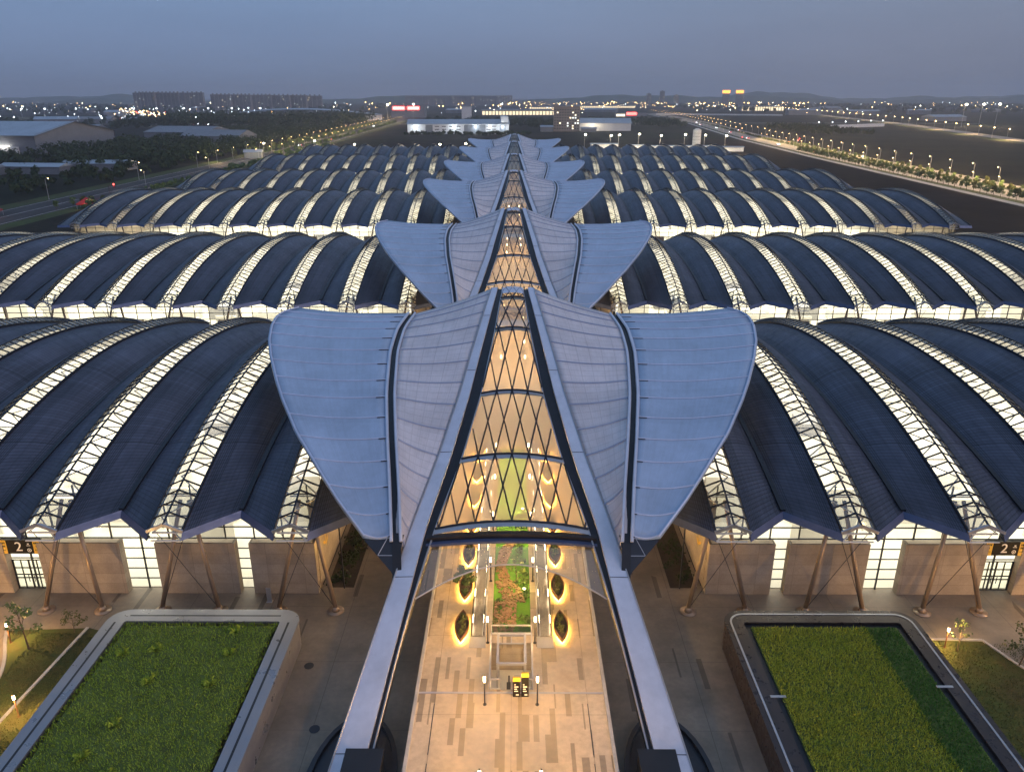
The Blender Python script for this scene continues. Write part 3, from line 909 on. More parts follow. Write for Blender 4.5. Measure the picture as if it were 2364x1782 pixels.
# ------------------------------------------------------------------ raised deck, garden and stairwell
DZ = 4.0; DW = 7.75
GY0, GY1, GX = 57.8, 98.0, 1.8
PY0, PY1 = 50.8, 56.6
mb = MB()
def slab(x0, x1, y0, y1): mb.box(x0, x1, y0, y1, DZ-.6, DZ)
slab(-DW, DW, 20, PY0); slab(-DW, -GX, PY0, GY1); slab(GX, DW, PY0, GY1); slab(-GX, GX, PY1, GY0); slab(-DW, DW, GY1, 575)
struct(mb.build('walkway_deck', M['deck']))
mb = MB()
for s in (-1, 1): mb.box(s*DW-.14 if s > 0 else s*DW-.14, s*DW+.14, 20, 575, DZ-.7, DZ+.16)
struct(mb.build('deck_kerb', M['kerb']))
mb = MB(); mb.box(-DW+.15, DW-.15, 50.3, 50.5, DZ, DZ+.02); struct(mb.build('expansion_joint', M['steel']))
for s in (-1, 1):
    for y in (22, 30, 38, 44):
        mb = MB(); mb.box(s*6.2-.03, s*6.2+.03, y, y+5.2, DZ, DZ+.012); struct(mb.build('drain_slot', M['black']))
mb = MB(); mb.box(-DW+.5, DW-.5, 62, 575, .02, .1); struct(mb.build('undercroft_floor', M['asphalt']))
# garden bed
M['moss'] = plain('moss_lawn', (.045, .17, .008), .95, 0, .45, .9, .08, c2=(.09, .24, .014))
mb = MB(); mb.box(-GX+.02, GX-.02, GY0+.05, GY1, DZ-1.2, DZ-.35); struct(mb.build('garden_bed', M['moss']))
r = random.Random(3); mb = MB()
for k in range(900):
    y = GY0+.8+r.random()*17
    cx = -.35+.75*math.sin((y-58)*.42) if y > 63 else -.7
    w = .55 if y > 66.5 else 1.1
    x = cx+r.uniform(-w, w)
    if x < -GX+.15: x = -GX+.15+r.random()*.2
    s = r.uniform(.08, .2); h = r.uniform(.04, .16); a = r.random()*3
    p = [(x+s*math.cos(a+q*1.57)*r.uniform(.7,1.2), y+s*math.sin(a+q*1.57)*r.uniform(.7,1.2)) for q in range(4)]
    mb.prism(p, DZ-.36, DZ-.34+h)
stuff(tag(mb.build('garden_stones', M['stone_rock']), 'winding bed of brown stones through the green sunken garden', 'stones'))
def leaf_cloud(mb, c, rx_, ry_, rz_, n, size, r, mi=0, shell=.45, tri=False):
    for _ in range(n):
        while True:
            v = Vector((r.uniform(-1,1), r.uniform(-1,1), r.uniform(-1,1)))
            if shell <= v.length <= 1: break
        p = Vector((c[0]+v.x*rx_, c[1]+v.y*ry_, c[2]+v.z*rz_))
        nrm = (v+Vector((r.uniform(-.8,.8), r.uniform(-.8,.8), r.uniform(-.4,.9)))).normalized()
        a = nrm.orthogonal().normalized(); b = nrm.cross(a)
        an = r.random()*6.28; a, b = a*math.cos(an)+b*math.sin(an), b*math.cos(an)-a*math.sin(an)
        s = size*r.uniform(.6, 1.3)
        if tri: mb.add([p-a*s-b*s*.6, p+a*s-b*s*.6, p+b*s], [(0,1,2)], mi)
        else: mb.add([p-a*s, p-b*s*.7, p+a*s, p+b*s*.7], [(0,1,2,3)], mi)
def small_tree(name, label, loc, h, spread, n, leafm, seed, size=.11, group=None, bare=.3, cat='tree'):
    r = random.Random(seed); t = thing(name, label, cat, loc, 0, group)
    tb = MB(); cb = MB(); tips = []
    top = (r.uniform(-.1,.1)*h, r.uniform(-.1,.1)*h, h*.85)
    tb.tube([(0,0,0),(top[0]*.4,top[1]*.4,h*.4),top], h*.018, 6, r2=h*.004)
    for k in range(7):
        u = bare+(.9-bare)*k/7; a = k*2.4+r.random()
        b = Vector((top[0]*u, top[1]*u, h*u*.9)); e = b+Vector((math.cos(a)*spread*(1.1-u*.6), math.sin(a)*spread*(1.1-u*.6), h*.16))
        tb.tube([b, (b+e)/2+Vector((0,0,.03*h)), e], h*.008, 5, r2=h*.002); tips.append(e)
    tips.append(Vector(top))
    tb.build('trunk', M['bark'], t)
    for e in tips: leaf_cloud(cb, e, spread*.45, spread*.45, spread*.4, n//len(tips), size, r, shell=.05)
    cb.build('crown', leafm, t)
    return t
small_tree('sapling', 'thin staked sapling beside the stone bed in the sunken garden', (.55, 66.2, DZ-.35), 3.0, .8, 160, M['leaf'], 21)
mb = MB(); r = random.Random(8)
for k in range(46):
    x = r.uniform(-GX+.2, GX-.2); y = r.uniform(GY0+.6, GY0+22)
    if abs(x+.4) < .7: x = r.uniform(.5, 1.6)
    leaf_cloud(mb, (x, y, DZ-.2), r.uniform(.3,.6), r.uniform(.3,.7), r.uniform(.15,.35), 46, .10, r, shell=.3)
stuff(tag(mb.build('ground_cover', M['leaf']), 'mossy green ground cover filling the sunken garden', 'ground cover'))
for y in (64.6, 73.5, 80.5):
    t = thing('garden_light', {64.6: 'glowing garden spotlight on the moss nearest the stairwell', 73.5: 'glowing garden spotlight on the moss under the visor', 80.5: 'garden spotlight seen through the glass vault'}[y], 'garden light', (1.25, y, DZ-.35))
    mb = MB(); mb.cyl(0,0,0,.25,.05,8); mb.cyl(0,0,.25,.42,.1,10,.13); mb.build('housing', M['black'], t)
    mb = MB(); mb.cyl(0,0,.42,.45,.12,10); mb.build('lens', M['e_lamp'], t)
    lamp('garden_light_bulb', 'POINT', t, (0,0,.9), 110, (.95, .85, .2), .12)
# low glass rail at the near end of the garden
t = thing('glass_balustrade', 'low glass balustrade between the garden and the stairwell', 'balustrade', (0, GY0-.1, DZ))
mb = MB(); mb.box(-GX, GX, -.03, .03, .05, 1.0); mb.build('glass_pane', M['clearglass'], t)
mb = MB(); mb.bar((-GX,0,1.05),(GX,0,1.05),.09); mb.bar((-GX,0,.04),(GX,0,.04),.09)
for s in (-1, 1): mb.bar((s*GX,0,0),(s*GX,0,1.05),.09)
mb.build('handrail', M['steel'], t)
# stairwell with glass lift
t = thing('stairwell', 'sunken stairwell and glass lift cut into the walkway deck', 'stairwell', (0, 53.7, DZ))
ya, yb = PY0-53.7, PY1-53.7
mb = MB(); mb.box(-GX-.02, GX+.02, ya, yb, -4.0, -3.0); mb.build('pit_floor', M['hall_floor'], t)
mb = MB()
mb.box(-GX-.2, -GX, ya, yb, -4, -.02); mb.box(GX, GX+.2, ya, yb, -4, -.02); mb.box(-GX, GX, yb, yb+.2, -4, -.02); mb.box(-GX, GX, ya-.2, ya, -4, -.02)
mb.build('pit_wall', M['stone'], t)
mb = MB()
for x in (-GX, GX):
    mb.bar((x,ya,1.05),(x,yb,1.05),.1); mb.bar((x,ya,.05),(x,yb,.05),.12)
    for y in (ya, (ya+yb)/2, yb): mb.bar((x,y,0),(x,y,1.05),.08)
mb.bar((-GX,yb,1.05),(GX,yb,1.05),.1)
for x0, x1 in ((-GX,-.9),(.3,GX)): mb.bar((x0,ya,1.05),(x1,ya,1.05),.1); mb.bar((x0,ya,.06),(x1,ya,.06),.1)
for x in (-.9, .3): mb.bar((x,ya,0),(x,ya,1.05),.09)
rail = mb.build('guard_rail', M['steel'], t)
mb = MB()
for x in (-GX, GX): mb.box(x-.015, x+.015, ya+.1, yb-.1, .1, 1.0)
mb.build('guard_glass', M['clearglass'], rail)
mb = MB()
LX0, LX1, LY0, LY1 = -1.15, 1.2, -1.6, 2.1
for x in (LX0, LX1):
    for y in (LY0, LY1): mb.bar((x,y,-3.9),(x,y,1.5),.16)
    mb.bar((x,LY0,1.5),(x,LY1,1.5),.2); mb.bar((x,LY0,-.0),(x,LY1,-.0),.14)
for y in (LY0, LY1): mb.bar((LX0,y,1.5),(LX1,y,1.5),.2)
mb.bar((LX0,1.2,1.3),(LX1,1.2,1.3),.1); mb.bar((0,LY1,1.3),(0,1.2,1.3),.1)
lift = mb.build('lift_frame', M['steel'], t)
mb = MB(); mb.box(-.40, -.05, -1.0, .2, -3.9, -2.0); mb.box(-.28, -.12, -1.5, .9, -2.0, -1.9); mb.build('machinery', M['black'], lift)
mb = MB()
for k in range(7): mb.box(.25, 1.05, -1.5+.40*k, -1.18+.40*k, -.3-.32*k, -.22-.32*k)
mb.build('stairs', M['kerb'], t)
lamp('pit_light', 'POINT', t, (-1.45, -.6, -1.4), 60, (1.0, .74, .45), .15)
lamp('pit_light', 'POINT', t, (1.45, .9, -1.0), 60, (1.0, .74, .45), .15)
# escalators
for s in (-1, 1):
    t = thing('moving_walkway', f'{"left" if s < 0 else "right"} moving walkway with lit glass balustrades beside the garden', 'moving walkway', (s*3.05, 57.4, DZ))
    mb = MB(); mb.box(-.45, .45, 0, 42, .03, .10); mb.build('tread_band', plain('tread_metal', (.20, .19, .18), .35, .7, .1, 3) if s < 0 else bpy.data.materials['tread_metal'], t)
    mb = MB(); mb.box(-.75, .75, -1.5, 0, .0, .03); mb.build('landing_plate', M['steel'], t)
    for q in (-1, 1):
        mb = MB(); mb.box(q*.56-.02, q*.56+.02, .3, 41, .1, .88)
        b = mb.build('balustrade', M['clearglass'], t)
        mb = MB(); mb.tube([(q*.56,-.1,.25),(q*.56,-.15,.7),(q*.56,.25,.95),(q*.56,41,.95)], .06, 6); mb.build('handrail', M['black'], b)
        mb = MB(); mb.box(q*.56-.14, q*.56+.14, 0, 41, .0, .14); mb.build('skirt', M['steel'], b)
        mb = MB()
        for k in range(10): mb.box(q*.50-.02, q*.50+.02, 1+k*4.0, 2.1+k*4.0, .80, .85)
        mb.build('strip_lights', M['e_lamp'], b)
# planters
def almond(L, W, n=14):
    up = [(W*math.sin(math.pi*k/n)**.9*1.0, -L+2*L*k/n) for k in range(n+1)]
    return [(x, y) for x, y in up] + [(-x, y) for x, y in reversed(up[1:-1])]
M['corten'] = plain('corten', (.16, .075, .038), .7, .2, .25, 2)
planter_n = 0
PL_LAB = ['nearest', 'second', 'third']
def planter(x, y, label, tree, group):
    global planter_n; planter_n += 1
    r = random.Random(100+planter_n)
    t = thing('planter', label, 'planter', (x, y, DZ), 0, group)
    a, b, c = almond(2.15, .68), almond(2.02, .58), almond(2.3, .80)
    mb = MB(); mb.ring(a, b, .26, .66); mb.build('tub', M['corten'], t)
    mb = MB(); mb.prism(b, .3, .5); mb.build('earth', M['soil'], t)
    mb = MB(); mb.ring(almond(2.04, .60), almond(1.98, .55), .10, .18); mb.build('light_strip', M['e_led'], t)
    mb = MB()
    for k in range(12):
        yy = r.uniform(-1.4, 1.4); w = .5*(1-abs(yy)/2)
        leaf_cloud(mb, (r.uniform(-w, w)*.6, yy, .62), .28, .3, .22, 40, .075, r, shell=.2)
    mb.build('foliage', M['leafolive'] if planter_n % 3 else M['leaf'], t)
    return t
PY = [58.4, 64.5, 70.4, 76.6, 82.8, 89.0, 95.2]
for i, y in enumerate(PY):
    for s in (-1, 1):
        sd = 'left' if s < 0 else 'right'
        if i < 3: lab = f'{PL_LAB[i]} boat-shaped planter on the {sd} of the walkway, glowing strip round its base'
        else: lab = f'glowing boat-shaped planter under the glass vault on the {sd} of the walkway'
        planter(s*4.55, y, lab, False, 'boat-shaped planters along the walkway')
small_tree('potted_tree', 'small leafy tree growing in the second planter on the left', (-4.5, 63.9, DZ+.4), 2.6, .9, 700, M['leaf'], 31, .13)
# deck lamps
def deck_lamp_root():
    t = thing('lamp_post', '', 'lamp post', (0,0,0))
    mb = MB(); mb.cyl(0,0,0,.04,.16,10); mb.cyl(0,0,.04,2.3,.055,8); mb.cyl(0,0,2.85,2.9,.085,10); mb.build('post', M['black'], t)
    mb = MB(); mb.cyl(0,0,2.3,2.85,.085,10); mb.build('light_tube', M['e_lamp'], t)
    return t
dl = bpy.data.lights.new('lamp_bulb', 'POINT'); dl.energy = 680; dl.color = (1.0, .55, .17); dl.shadow_soft_size = .15
dv = dl.copy(); dv.energy = 1200; dv.color = (1.0, .64, .29)
DL0 = deck_lamp_root(); first = True
deck_l = [(s*2.12, y) for y in (40.0, 49.1, 56.6, 66.0, 75, 84, 93, 130, 139, 148, 157, 166, 228, 240, 252, 306, 318, 330) for s in (-1, 1)]
for x, y in deck_l:
    t = DL0 if first else copy_tree(DL0)
    first = False
    t.location = (x, y, DZ)
    sd = 'left' if x < 0 else 'right'
    nm = {40.0: 'at the bottom edge of the photo', 49.1: 'in front of the stairwell', 56.6: 'at the near end of the garden', 66.0: 'beside the garden in front of the visor'}.get(y)
    t['label'] = f'slim lit lamp post {nm}, {sd} side' if nm else f'slim lit lamp post under a glass vault, {sd} side'
    t['group'] = 'lamp posts along the walkway'
for y in (40.0, 49.1, 56.6, 66.0, 75, 84, 93, 130, 139, 148, 157, 228, 240, 252, 306, 330):
    for s in (-1, 1):
        lamp('lamp_bulb', 'POINT', None, (s*2.12, y-.35, DZ+2.6), 0, None, data=dl if y < 70 else dv)
# info totems
for x, h, lab in ((.45, 1.9, 'shorter dark information totem with yellow top by the stairwell'), (1.15, 2.35, 'taller dark information totem with yellow top by the stairwell')):
    t = thing('information_totem', lab, 'sign', (x, 50.05, DZ))
    mb = MB(); mb.box(-.3, .3, -.1, .1, 0, h-.35); mb.build('panel', M['sign_black'], t)
    mb = MB(); mb.box(-.3, .3, -.1, .1, h-.35, h); mb.build('yellow_top', M['yellow'], t)
    mb = MB()
    for q in range(4): mb.box(-.18, -.18+[.3,.22,.34,.12][q], -.115, -.10, .55+.22*q, .63+.22*q)
    mb.box(-.05, .18, -.115, -.10, .16, .28); mb.build('lettering', M['sign_white'], t)
# black box lanterns over the rib feet and their dark plinths
for s in (-1, 1):
    sd = 'left' if s < 0 else 'right'
    t = thing('rib_footing', f'black box housing over the foot of the nearest {sd} rib', 'footing', (s*10.85, 42.0, 0))
    mb = MB(); mb.box(-1.35, 1.35, -2, 2, 0, 4.4); mb.box(-1.42, 1.42, -2.07, 2.07, 4.4, 4.55); mb.build('housing', M['black'], t)
    mb = MB()
    pts = [(s*1.6+3.6*math.cos(a), 2.5+7.2*math.sin(a)) for a in [2*math.pi*k/36 for k in range(36)]]
    pin = [(s*1.6+3.2*math.cos(a), 2.5+6.8*math.sin(a)) for a in [2*math.pi*k/36 for k in range(36)]]
    mb.ring(pts, pin, 0, .5); mb.prism(pin, 0, .2); mb.build('plinth', M['frame'], t)
# ------------------------------------------------------------------ green-roof pavilions in the foreground
def blades(x0, x1, y0, y1, z, n, h, seed, w=.05, patch=None):
    r = random.Random(seed); mb = MB()
    for _ in range(n):
        x = r.uniform(x0, x1); y = r.uniform(y0, y1); a = r.random()*6.28
        hh = h*r.uniform(.5, 1.3)*(1 if not patch else patch(x, y))
        dx, dy = math.cos(a), math.sin(a); ln = hh*r.uniform(.2, .8); ww = w*r.uniform(.7, 1.4)
        b = r.random()*6.28
        mb.add([(x-dy*ww,y+dx*ww,z),(x+dy*ww,y-dx*ww,z),(x+math.cos(b)*ln,y+math.sin(b)*ln,z+hh)], [(0,1,2)])
    return mb
def grass_mat(name, a, b):
    t = NT(name); ob = t.coord(); n = t.noise(ob, .35, 5, .65); n2 = t.noise(ob, 7, 3)
    c = t.mix(t.ramp(n, 0, 1, .3, .7), a, b); c = t.scale(c, t.ramp(n2, .6, 1.4))
    return t.done(t.bsdf(c, .7, 0, None, .05, .25))
M['grassL'] = grass_mat('grass_left', (.21, .31, .032), (.31, .40, .05))
M['grassR'] = grass_mat('grass_right', (.34, .39, .035), (.48, .46, .05))
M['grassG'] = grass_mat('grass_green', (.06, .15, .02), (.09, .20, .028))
M['undergrass'] = plain('undergrass', (.09, .12, .02), .95, 0, .4, .8)
M['parapetL'] = plain('pale_parapet', (.27, .27, .29), .36, .5, .08, .12)
M['parapetR'] = plain('brown_parapet', (.045, .033, .032), .35, .4, .2, .3)
def pavilion(s):
    sd = 'left' if s < 0 else 'right'
    mp = M['parapetL'] if s < 0 else M['parapetR']
    t = thing('roof_garden', f'low pavilion on the {sd} with a grass roof inside a {"pale metal" if s < 0 else "dark brown"} parapet', 'pavilion', (s*29.6, 42, 0))
    x0, x1, y0, y1 = -9.2, 9.2, -22, 20.6
    mb = MB()
    o, o2, i1 = rrect(x0, x1, y0, y1, 1.9), rrect(x0+.5, x1-.5, y0+.5, y1-.5, 1.6), rrect(x0+1.75, x1-1.75, y0+1.75, y1-1.75, .25)
    mb.ring(o, o2, 0, 2.78); mb.ring(rrect(x0-.05,x1+.05,y0-.05,y1+.05,1.95), i1, 2.78, 3.0)
    mb.build('parapet', mp, t)
    mb = MB()
    if s < 0:
        sl, si = rrect(x0+.75, x1-.75, y0+.75, y1-.75, 1.2), rrect(x0+.98, x1-.98, y0+.98, y1-.98, 1.0)
        mb.box(x0+.8, x0+1.0, y0+3, y1-1.9, 3.0, 3.006); mb.box(x1-1.0, x1-.8, y0+3, y1-1.9, 3.0, 3.006); mb.box(x0+1.9, x1-1.9, y1-1.0, y1-.84, 3.0, 3.006)
        mb.build('slot_drain', M['black'], t)
        mb = MB(); mb.box(x0+2.3, x1-2.3, y0+2.3, y1-2.3, 2.5, 2.86)
    else:
        mb.ring(rrect(x0+.45, x1-.45, y0+.45, y1-.45, 1.5), rrect(x0+.62, x1-.62, y0+.62, y1-.62, 1.35), 3.0, 3.05)
        mb.build('metal_trim', M['steel'], t)
        mb = MB(); mb.ring(rrect(x0+1.75,x1-1.75,y0+1.75,y1-1.75,.25), rrect(x0+2.3,x1-2.3,y0+2.3,y1-2.3,.05), 2.5, 2.72); mb.build('channel', M['black'], t)
        mb = MB()
        mb.box(x0+1.3, x0+2.6, 9.0, 9.25, 3.0, 3.05); mb.box(x1-2.6, x1-1.2, 10.2, 10.45, 3.0, 3.05); mb.build('bracket', M['steel'], t)
        mb = MB(); mb.box(x0+2.3, x1-2.3, y0+2.3, y1-2.3, 2.5, 2.86)
    mb.build('planting_soil', M['undergrass'], t)
    gx0, gx1, gy0, gy1 = x0+1.9, x1-1.9, y0+1.9, y1-1.9
    if s < 0:
        b = blades(gx0, gx1, gy0, gy1, 2.84, 46000, .22, 41, .04)
        stuff(b.build('grass', M['grassL'], t))
        r = random.Random(77); tf = MB()
        for _ in range(30):
            cx, cy = r.uniform(gx0+.5, gx1-.5), r.uniform(gy0+.5, gy1-.5)
            for _ in range(34):
                a = r.random()*6.28; L = r.uniform(.35, .75); h = r.uniform(.3, .7); w = .035
                dx, dy = math.cos(a), math.sin(a)
                tf.add([(cx-dy*w,cy+dx*w,2.85),(cx+dy*w,cy-dx*w,2.85),(cx+dx*L*.6+dy*w,cy+dy*L*.6-dx*w,2.85+h),(cx+dx*L,cy+dy*L,2.85+h*.75)], [(0,1,2),(0,2,3)])
        stuff(tf.build('grass_tufts', M['grassL'], t))
    else:
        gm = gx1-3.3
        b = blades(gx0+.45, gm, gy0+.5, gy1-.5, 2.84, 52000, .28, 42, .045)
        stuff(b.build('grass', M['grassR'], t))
        b = blades(gm-.4, gx1-.45, gy0+.5, gy1-.5, 2.84, 15000, .24, 43, .04)  # outer band in a darker green than the main grass
        stuff(b.build('darker_grass', M['grassG'], t))
    return t
pavilion(-1); pavilion(1)
# lawns, kerbs and paths at the two sides
def smooth_path(pts, n=6):
    out = []
    P = [Vector(p) for p in pts]
    for i in range(len(P)-1):
        p0, p1, p2, p3 = P[max(0,i-1)], P[i], P[i+1], P[min(len(P)-1,i+2)]
        for k in range(n):
            u = k/n
            out.append(tuple(.5*((2*p1)+(p2-p0)*u+(2*p0-5*p1+4*p2-p3)*u*u+(3*p1-p0-3*p2+p3)*u**3)))
    out.append(tuple(P[-1])); return out
pl = smooth_path([(-50.5,63.2),(-49.6,61.5),(-47.4,57.5),(-46.6,53.0),(-46.8,47),(-47.5,40),(-48,28)])
sheet('lawn', pl+[(-39.3,28),(-39.3,62.6),(-42.4,63.6)], .01, M['lawn'])
mb = MB(); 
for a, b in zip(pl, pl[1:]): mb.bar((a[0],a[1],.07),(b[0],b[1],.07),.3,.16)
struct(mb.build('kerb', M['kerb']))
mb = MB(); mb.bar((-42.6,63.6,.06),(-44.6,40,.06),.28,.14); mb.bar((-44.6,40,.06),(-46,28,.06),.28,.14); struct(mb.build('kerb', M['kerb']))
sheet('lawn', [(39.3,28),(39.3,62.2),(46.2,62.0),(47.6,58.5),(53,50),(53,28)], .01, M['lawn'])
mb = MB(); 
for a, b in (((39.4,62.2),(46.2,62.0)),((46.2,62.0),(47.6,58.5)),((47.6,58.5),(53,50)),((53,50),(53,28))): mb.bar((*a,.06),(*b,.06),.25,.14)
struct(mb.build('kerb', M['kerb']))
for x0, x1, y0, y1, sd_, sg in ((-47, -40, 28, 62.8, 71, 0), (40, 50.5, 30, 61.5, 72, 1)):
    stuff(tag(blades(x0, x1, y0, y1, .0, 15000, .16, sd_, .035).build('lawn_grass', M['leafolive']), ['short rough grass on the left lawn', 'short rough grass on the right lawn'][sg], 'grass'))
r = random.Random(5)
small_tree('young_tree', 'taller young tree at the corner of the left lawn', (-46.6, 60.4, 0), 5.4, 1.25, 420, M['leaf'], 51, .14)
small_tree('young_shrub', 'small open shrub by the left lawn, right of the young tree', (-43.6, 63.0, 0), 2.6, 1.0, 200, M['leafolive'], 52, .11, cat='shrub')
small_tree('young_tree', 'sparse young tree beside the bollard lamp on the right lawn', (42.9, 60.4, 0), 3.6, .8, 130, M['leaf'], 53, .11)
small_tree('young_tree', 'bushier olive tree at the right edge of the right lawn', (47.6, 58.4, 0), 4.4, 1.5, 420, M['leafolive'], 54, .13)
small_tree('young_tree', 'nearly bare staked sapling low on the right lawn', (46.0, 52.8, 0), 3.2, .8, 60, M['leafolive'], 55, .09)
# bollard lamps
def bollard(loc, label, e=330):
    t = thing('bollard_lamp', label, 'lamp post', loc, 0, 'bollard lamps on the lawns')
    mb = MB(); mb.cyl(0,0,0,.05,.16,10); mb.cyl(0,0,.05,1.9,.06,8); mb.cyl(0,0,2.3,2.35,.10,8); mb.build('post', M['corten'], t)
    mb = MB(); mb.cyl(0,0,1.9,2.3,.09,8); mb.build('light_tube', M['e_lamp'], t)
    lamp('bollard_bulb', 'POINT', t, (0,-.3,2.2), e*2.6, (1.0, .55, .18), .15)
bollard((-49.0, 61.4, 0), 'lit lamp post at the left image edge by the curved kerb')
bollard((-42.4, 51.8, 0), 'lit lamp post on the left lawn beside the pavilion')
bollard((42.0, 61.0, 0), 'lit lamp post at the corner of the right lawn')
bollard((48.5, 47.0, 0), 'lit lamp post at the bottom right corner of the lawn', 420)
bollard((-47.5, 44.0, 0), 'lit lamp post at the bottom left by the curved path', 420)
bollard((57.0, 63.5, 0), 'lit lamp post on the paving beyond the right lawn', 420)
bollard((-57.0, 63.5, 0), 'lit lamp post on the paving beyond the left lawn', 300)
# planting beds between the halls and the spine
for s in (-1, 1):
    sd = 'left' if s < 0 else 'right'
    mb = MB(); r = random.Random(60+s)
    for k in range(120):
        leaf_cloud(mb, (s*18.6+r.uniform(-1.2,1.2), r.uniform(71, 130), .35), .7, .8, .5, 26, .16, r, shell=.2)
    stuff(tag(mb.build('shrub_bed', M['leafdark']), f'dark shrub bed along the inner end wall of the nearest {sd} hall', 'shrubs'))
    sheet('bed_soil', [(s*17.2,70.5),(s*20.1,70.5),(s*20.1,131),(s*17.2,131)][::s], .012, M['soil'])
# manholes and a blown panel on the forecourt
for x, y in ((19.0*-1, 58.2), (-16.6, 50.5)):
    mb = MB(); mb.cyl(x, y, 0, .03, .45, 16); struct(mb.build('manhole_cover', M['frame']))
t = tag(MB().build('x', M['black']), 'x', 'x'); bpy.data.objects.remove(t)
mb = MB(); mb.box(-.25,.25,-.05,.05,0,1.7); mb.box(-.3,.3,-.25,.25,0,.05)
o = mb.build('standing_sign', M['steel'], None, False, (-25.6, 68.0, 0)); tag(o, 'grey standing panel in front of the stone wall on the left', 'sign')
mb = MB(); mb.box(-.3,.3,-.06,.06,0,.5)
mb.box(-.35,.35,-.3,.3,0,.06)

# ------------------------------------------------------------------ trees for the roads
def road_tree_root(kind):
    r = random.Random(kind)
    t = thing('street_tree', '', 'tree', (0,0,0))
    mb = MB(); mb.tube([(0,0,0),(.05,.02,1.4),(.0,.05,3.2)], .14, 6, r2=.06)
    for k in range(4):
        a = k*1.6; mb.tube([(0,0,1.8),(math.cos(a)*.9,math.sin(a)*.9,3.2)], .06, 5, r2=.02)
    mb.build('trunk', M['bark'], t)
    mb = MB()
    for k in range(9):
        a = r.random()*6.28; d = r.uniform(.2, 1.35)
        leaf_cloud(mb, (math.cos(a)*d, math.sin(a)*d, r.uniform(2.2, 4.7)), 1.05, 1.05, .9, 44, .32, r, shell=.3)
    mb.build('crown', M['leaf'] if kind % 2 else M['leafolive'], t)
    return t
TR = [road_tree_root(k) for k in (1, 2, 3)]
used = set(); tcount = 0
def road_tree(x, y, s, label, group):
    global tcount
    k = tcount % 3; tcount += 1
    if k not in used: t = TR[k]; used.add(k)
    else: t = copy_tree(TR[k])
    t.location = (x, y, 0); t.rotation_euler.z = rnd.random()*6.28; t.scale = (s, s, s*rnd.uniform(.9, 1.15))
    t['label'] = label; t['group'] = group
y = 372
while y < 770:
    road_tree(rx(y)-9.5+rnd.uniform(-.3,.3), y, rnd.uniform(.95, 1.2), 'round street tree in the verge row along the right road', 'street trees along the right road')
    y += 7.0
y = 300
while y < 900:
    road_tree(rx(y)+17.5+rnd.uniform(-1,1), y, rnd.uniform(.55, .8), 'low bushy tree in the median of the right road', 'median trees of the right road')
    y += 9.5
y = 690
while y < 1560:
    for dx in (-17, -10.5, 16):
        road_tree(lx(y)+dx+rnd.uniform(-1,1), y+rnd.uniform(-3,3), rnd.uniform(1.0, 1.4), 'lamp-lit avenue tree along the far stretch of the left road', 'avenue trees along the left road')
    y += 17
for x, yy in ((-185,470),(-188,520),(-196,600),(-192,640),(-199,560),(-205,700)):
    road_tree(x, yy, 1.2, 'green tree on the verge beside the left halls', 'verge trees by the left halls')
for k in range(9):
    road_tree(-190-rnd.random()*28, 360+rnd.random()*26, .9, 'dark small tree by the red tents at the left', 'trees by the red tents')

# ------------------------------------------------------------------ street lamps
def lamp_root(h, arm, m, hr=.42):
    t = thing('street_lamp', '', 'street lamp', (0,0,0))
    mb = MB(); mb.tube([(0,0,0),(0,0,h*.95),(arm*.3,0,h),(arm,0,h+.1)], .13, 6, r2=.07); mb.cyl(0,0,0,.4,.25,8); mb.build('pole', M['steel'], t)
    mb = MB(); mb.ball((arm, 0, h-.05), hr, 8, 5, sz=.7); mb.build('lamp_head', m, t)
    return t
SL = {'warm': lamp_root(10.5, 1.6, M['e_street'], .22), 'low': lamp_root(6.5, -.8, M['e_street'], .20), 'cool': lamp_root(11, 1.2, M['e_cool'], .75),
      'flood': lamp_root(14, .8, M['e_flood'], .85), 'far': lamp_root(11, 1.0, M['e_street'], .6)}
for k, s in (('flood', 2.2),):
    pass
su = set()
light_data = {}
def ldata(kind, e, c):
    if kind not in light_data:
        d = bpy.data.lights.new('street_bulb', 'POINT'); d.energy = e; d.color = c; d.shadow_soft_size = .4; light_data[kind] = d
    return light_data[kind]
def street_lamp(kind, x, y, label, group, s=1.0, lit=None, flip=False, col_=(1.0,.68,.33)):
    if kind not in su: t = SL[kind]; su.add(kind)
    else: t = copy_tree(SL[kind])
    t.location = (x, y, 0); t.scale = (-s if flip else s, s, s)
    t['label'] = label; t['group'] = group
    if lit:
        h = {'warm':10.5,'low':6.5,'cool':11,'flood':14,'far':11}[kind]
        lamp('street_bulb', 'POINT', None, (x, y, (h-1.0)*s), 0, None, data=ldata((kind, lit), lit, col_))
y = 300; i = 0
while y < 1000:
    street_lamp('warm', rx(y)+21.5, y, 'tall lit street lamp in the far row along the right road', 'tall lamps along the right road', 1, 17000, True)
    street_lamp('low', rx(y+14)+13.8, y+14, 'short lit street lamp in the near row along the right road', 'short lamps along the right road', 1, 6500)
    y += 29; i += 1
while y < 2400:
    street_lamp('warm', rx(y)+21.5, y, 'distant lit lamp along the far stretch of the right road', 'far lamps of the right road', 1.1, 9000 if i % 4 == 0 else None, True)
    street_lamp('warm', rx(y)-8, y+10, 'distant lit lamp along the far stretch of the right road', 'far lamps of the right road', 1.1)
    y += 46; i += 1
y = 640; i = 0
while y < 1750:
    street_lamp('warm', lx(y)-15, y, 'lit lamp along the outer side of the left avenue', 'lamps along the left avenue', .9, 9000 if i % 2 == 0 else None)
    street_lamp('warm', lx(y)+13.5, y+16, 'lit lamp along the inner side of the left avenue', 'lamps along the left avenue', .9, 9000 if i % 2 else None, True)
    y += 36; i += 1
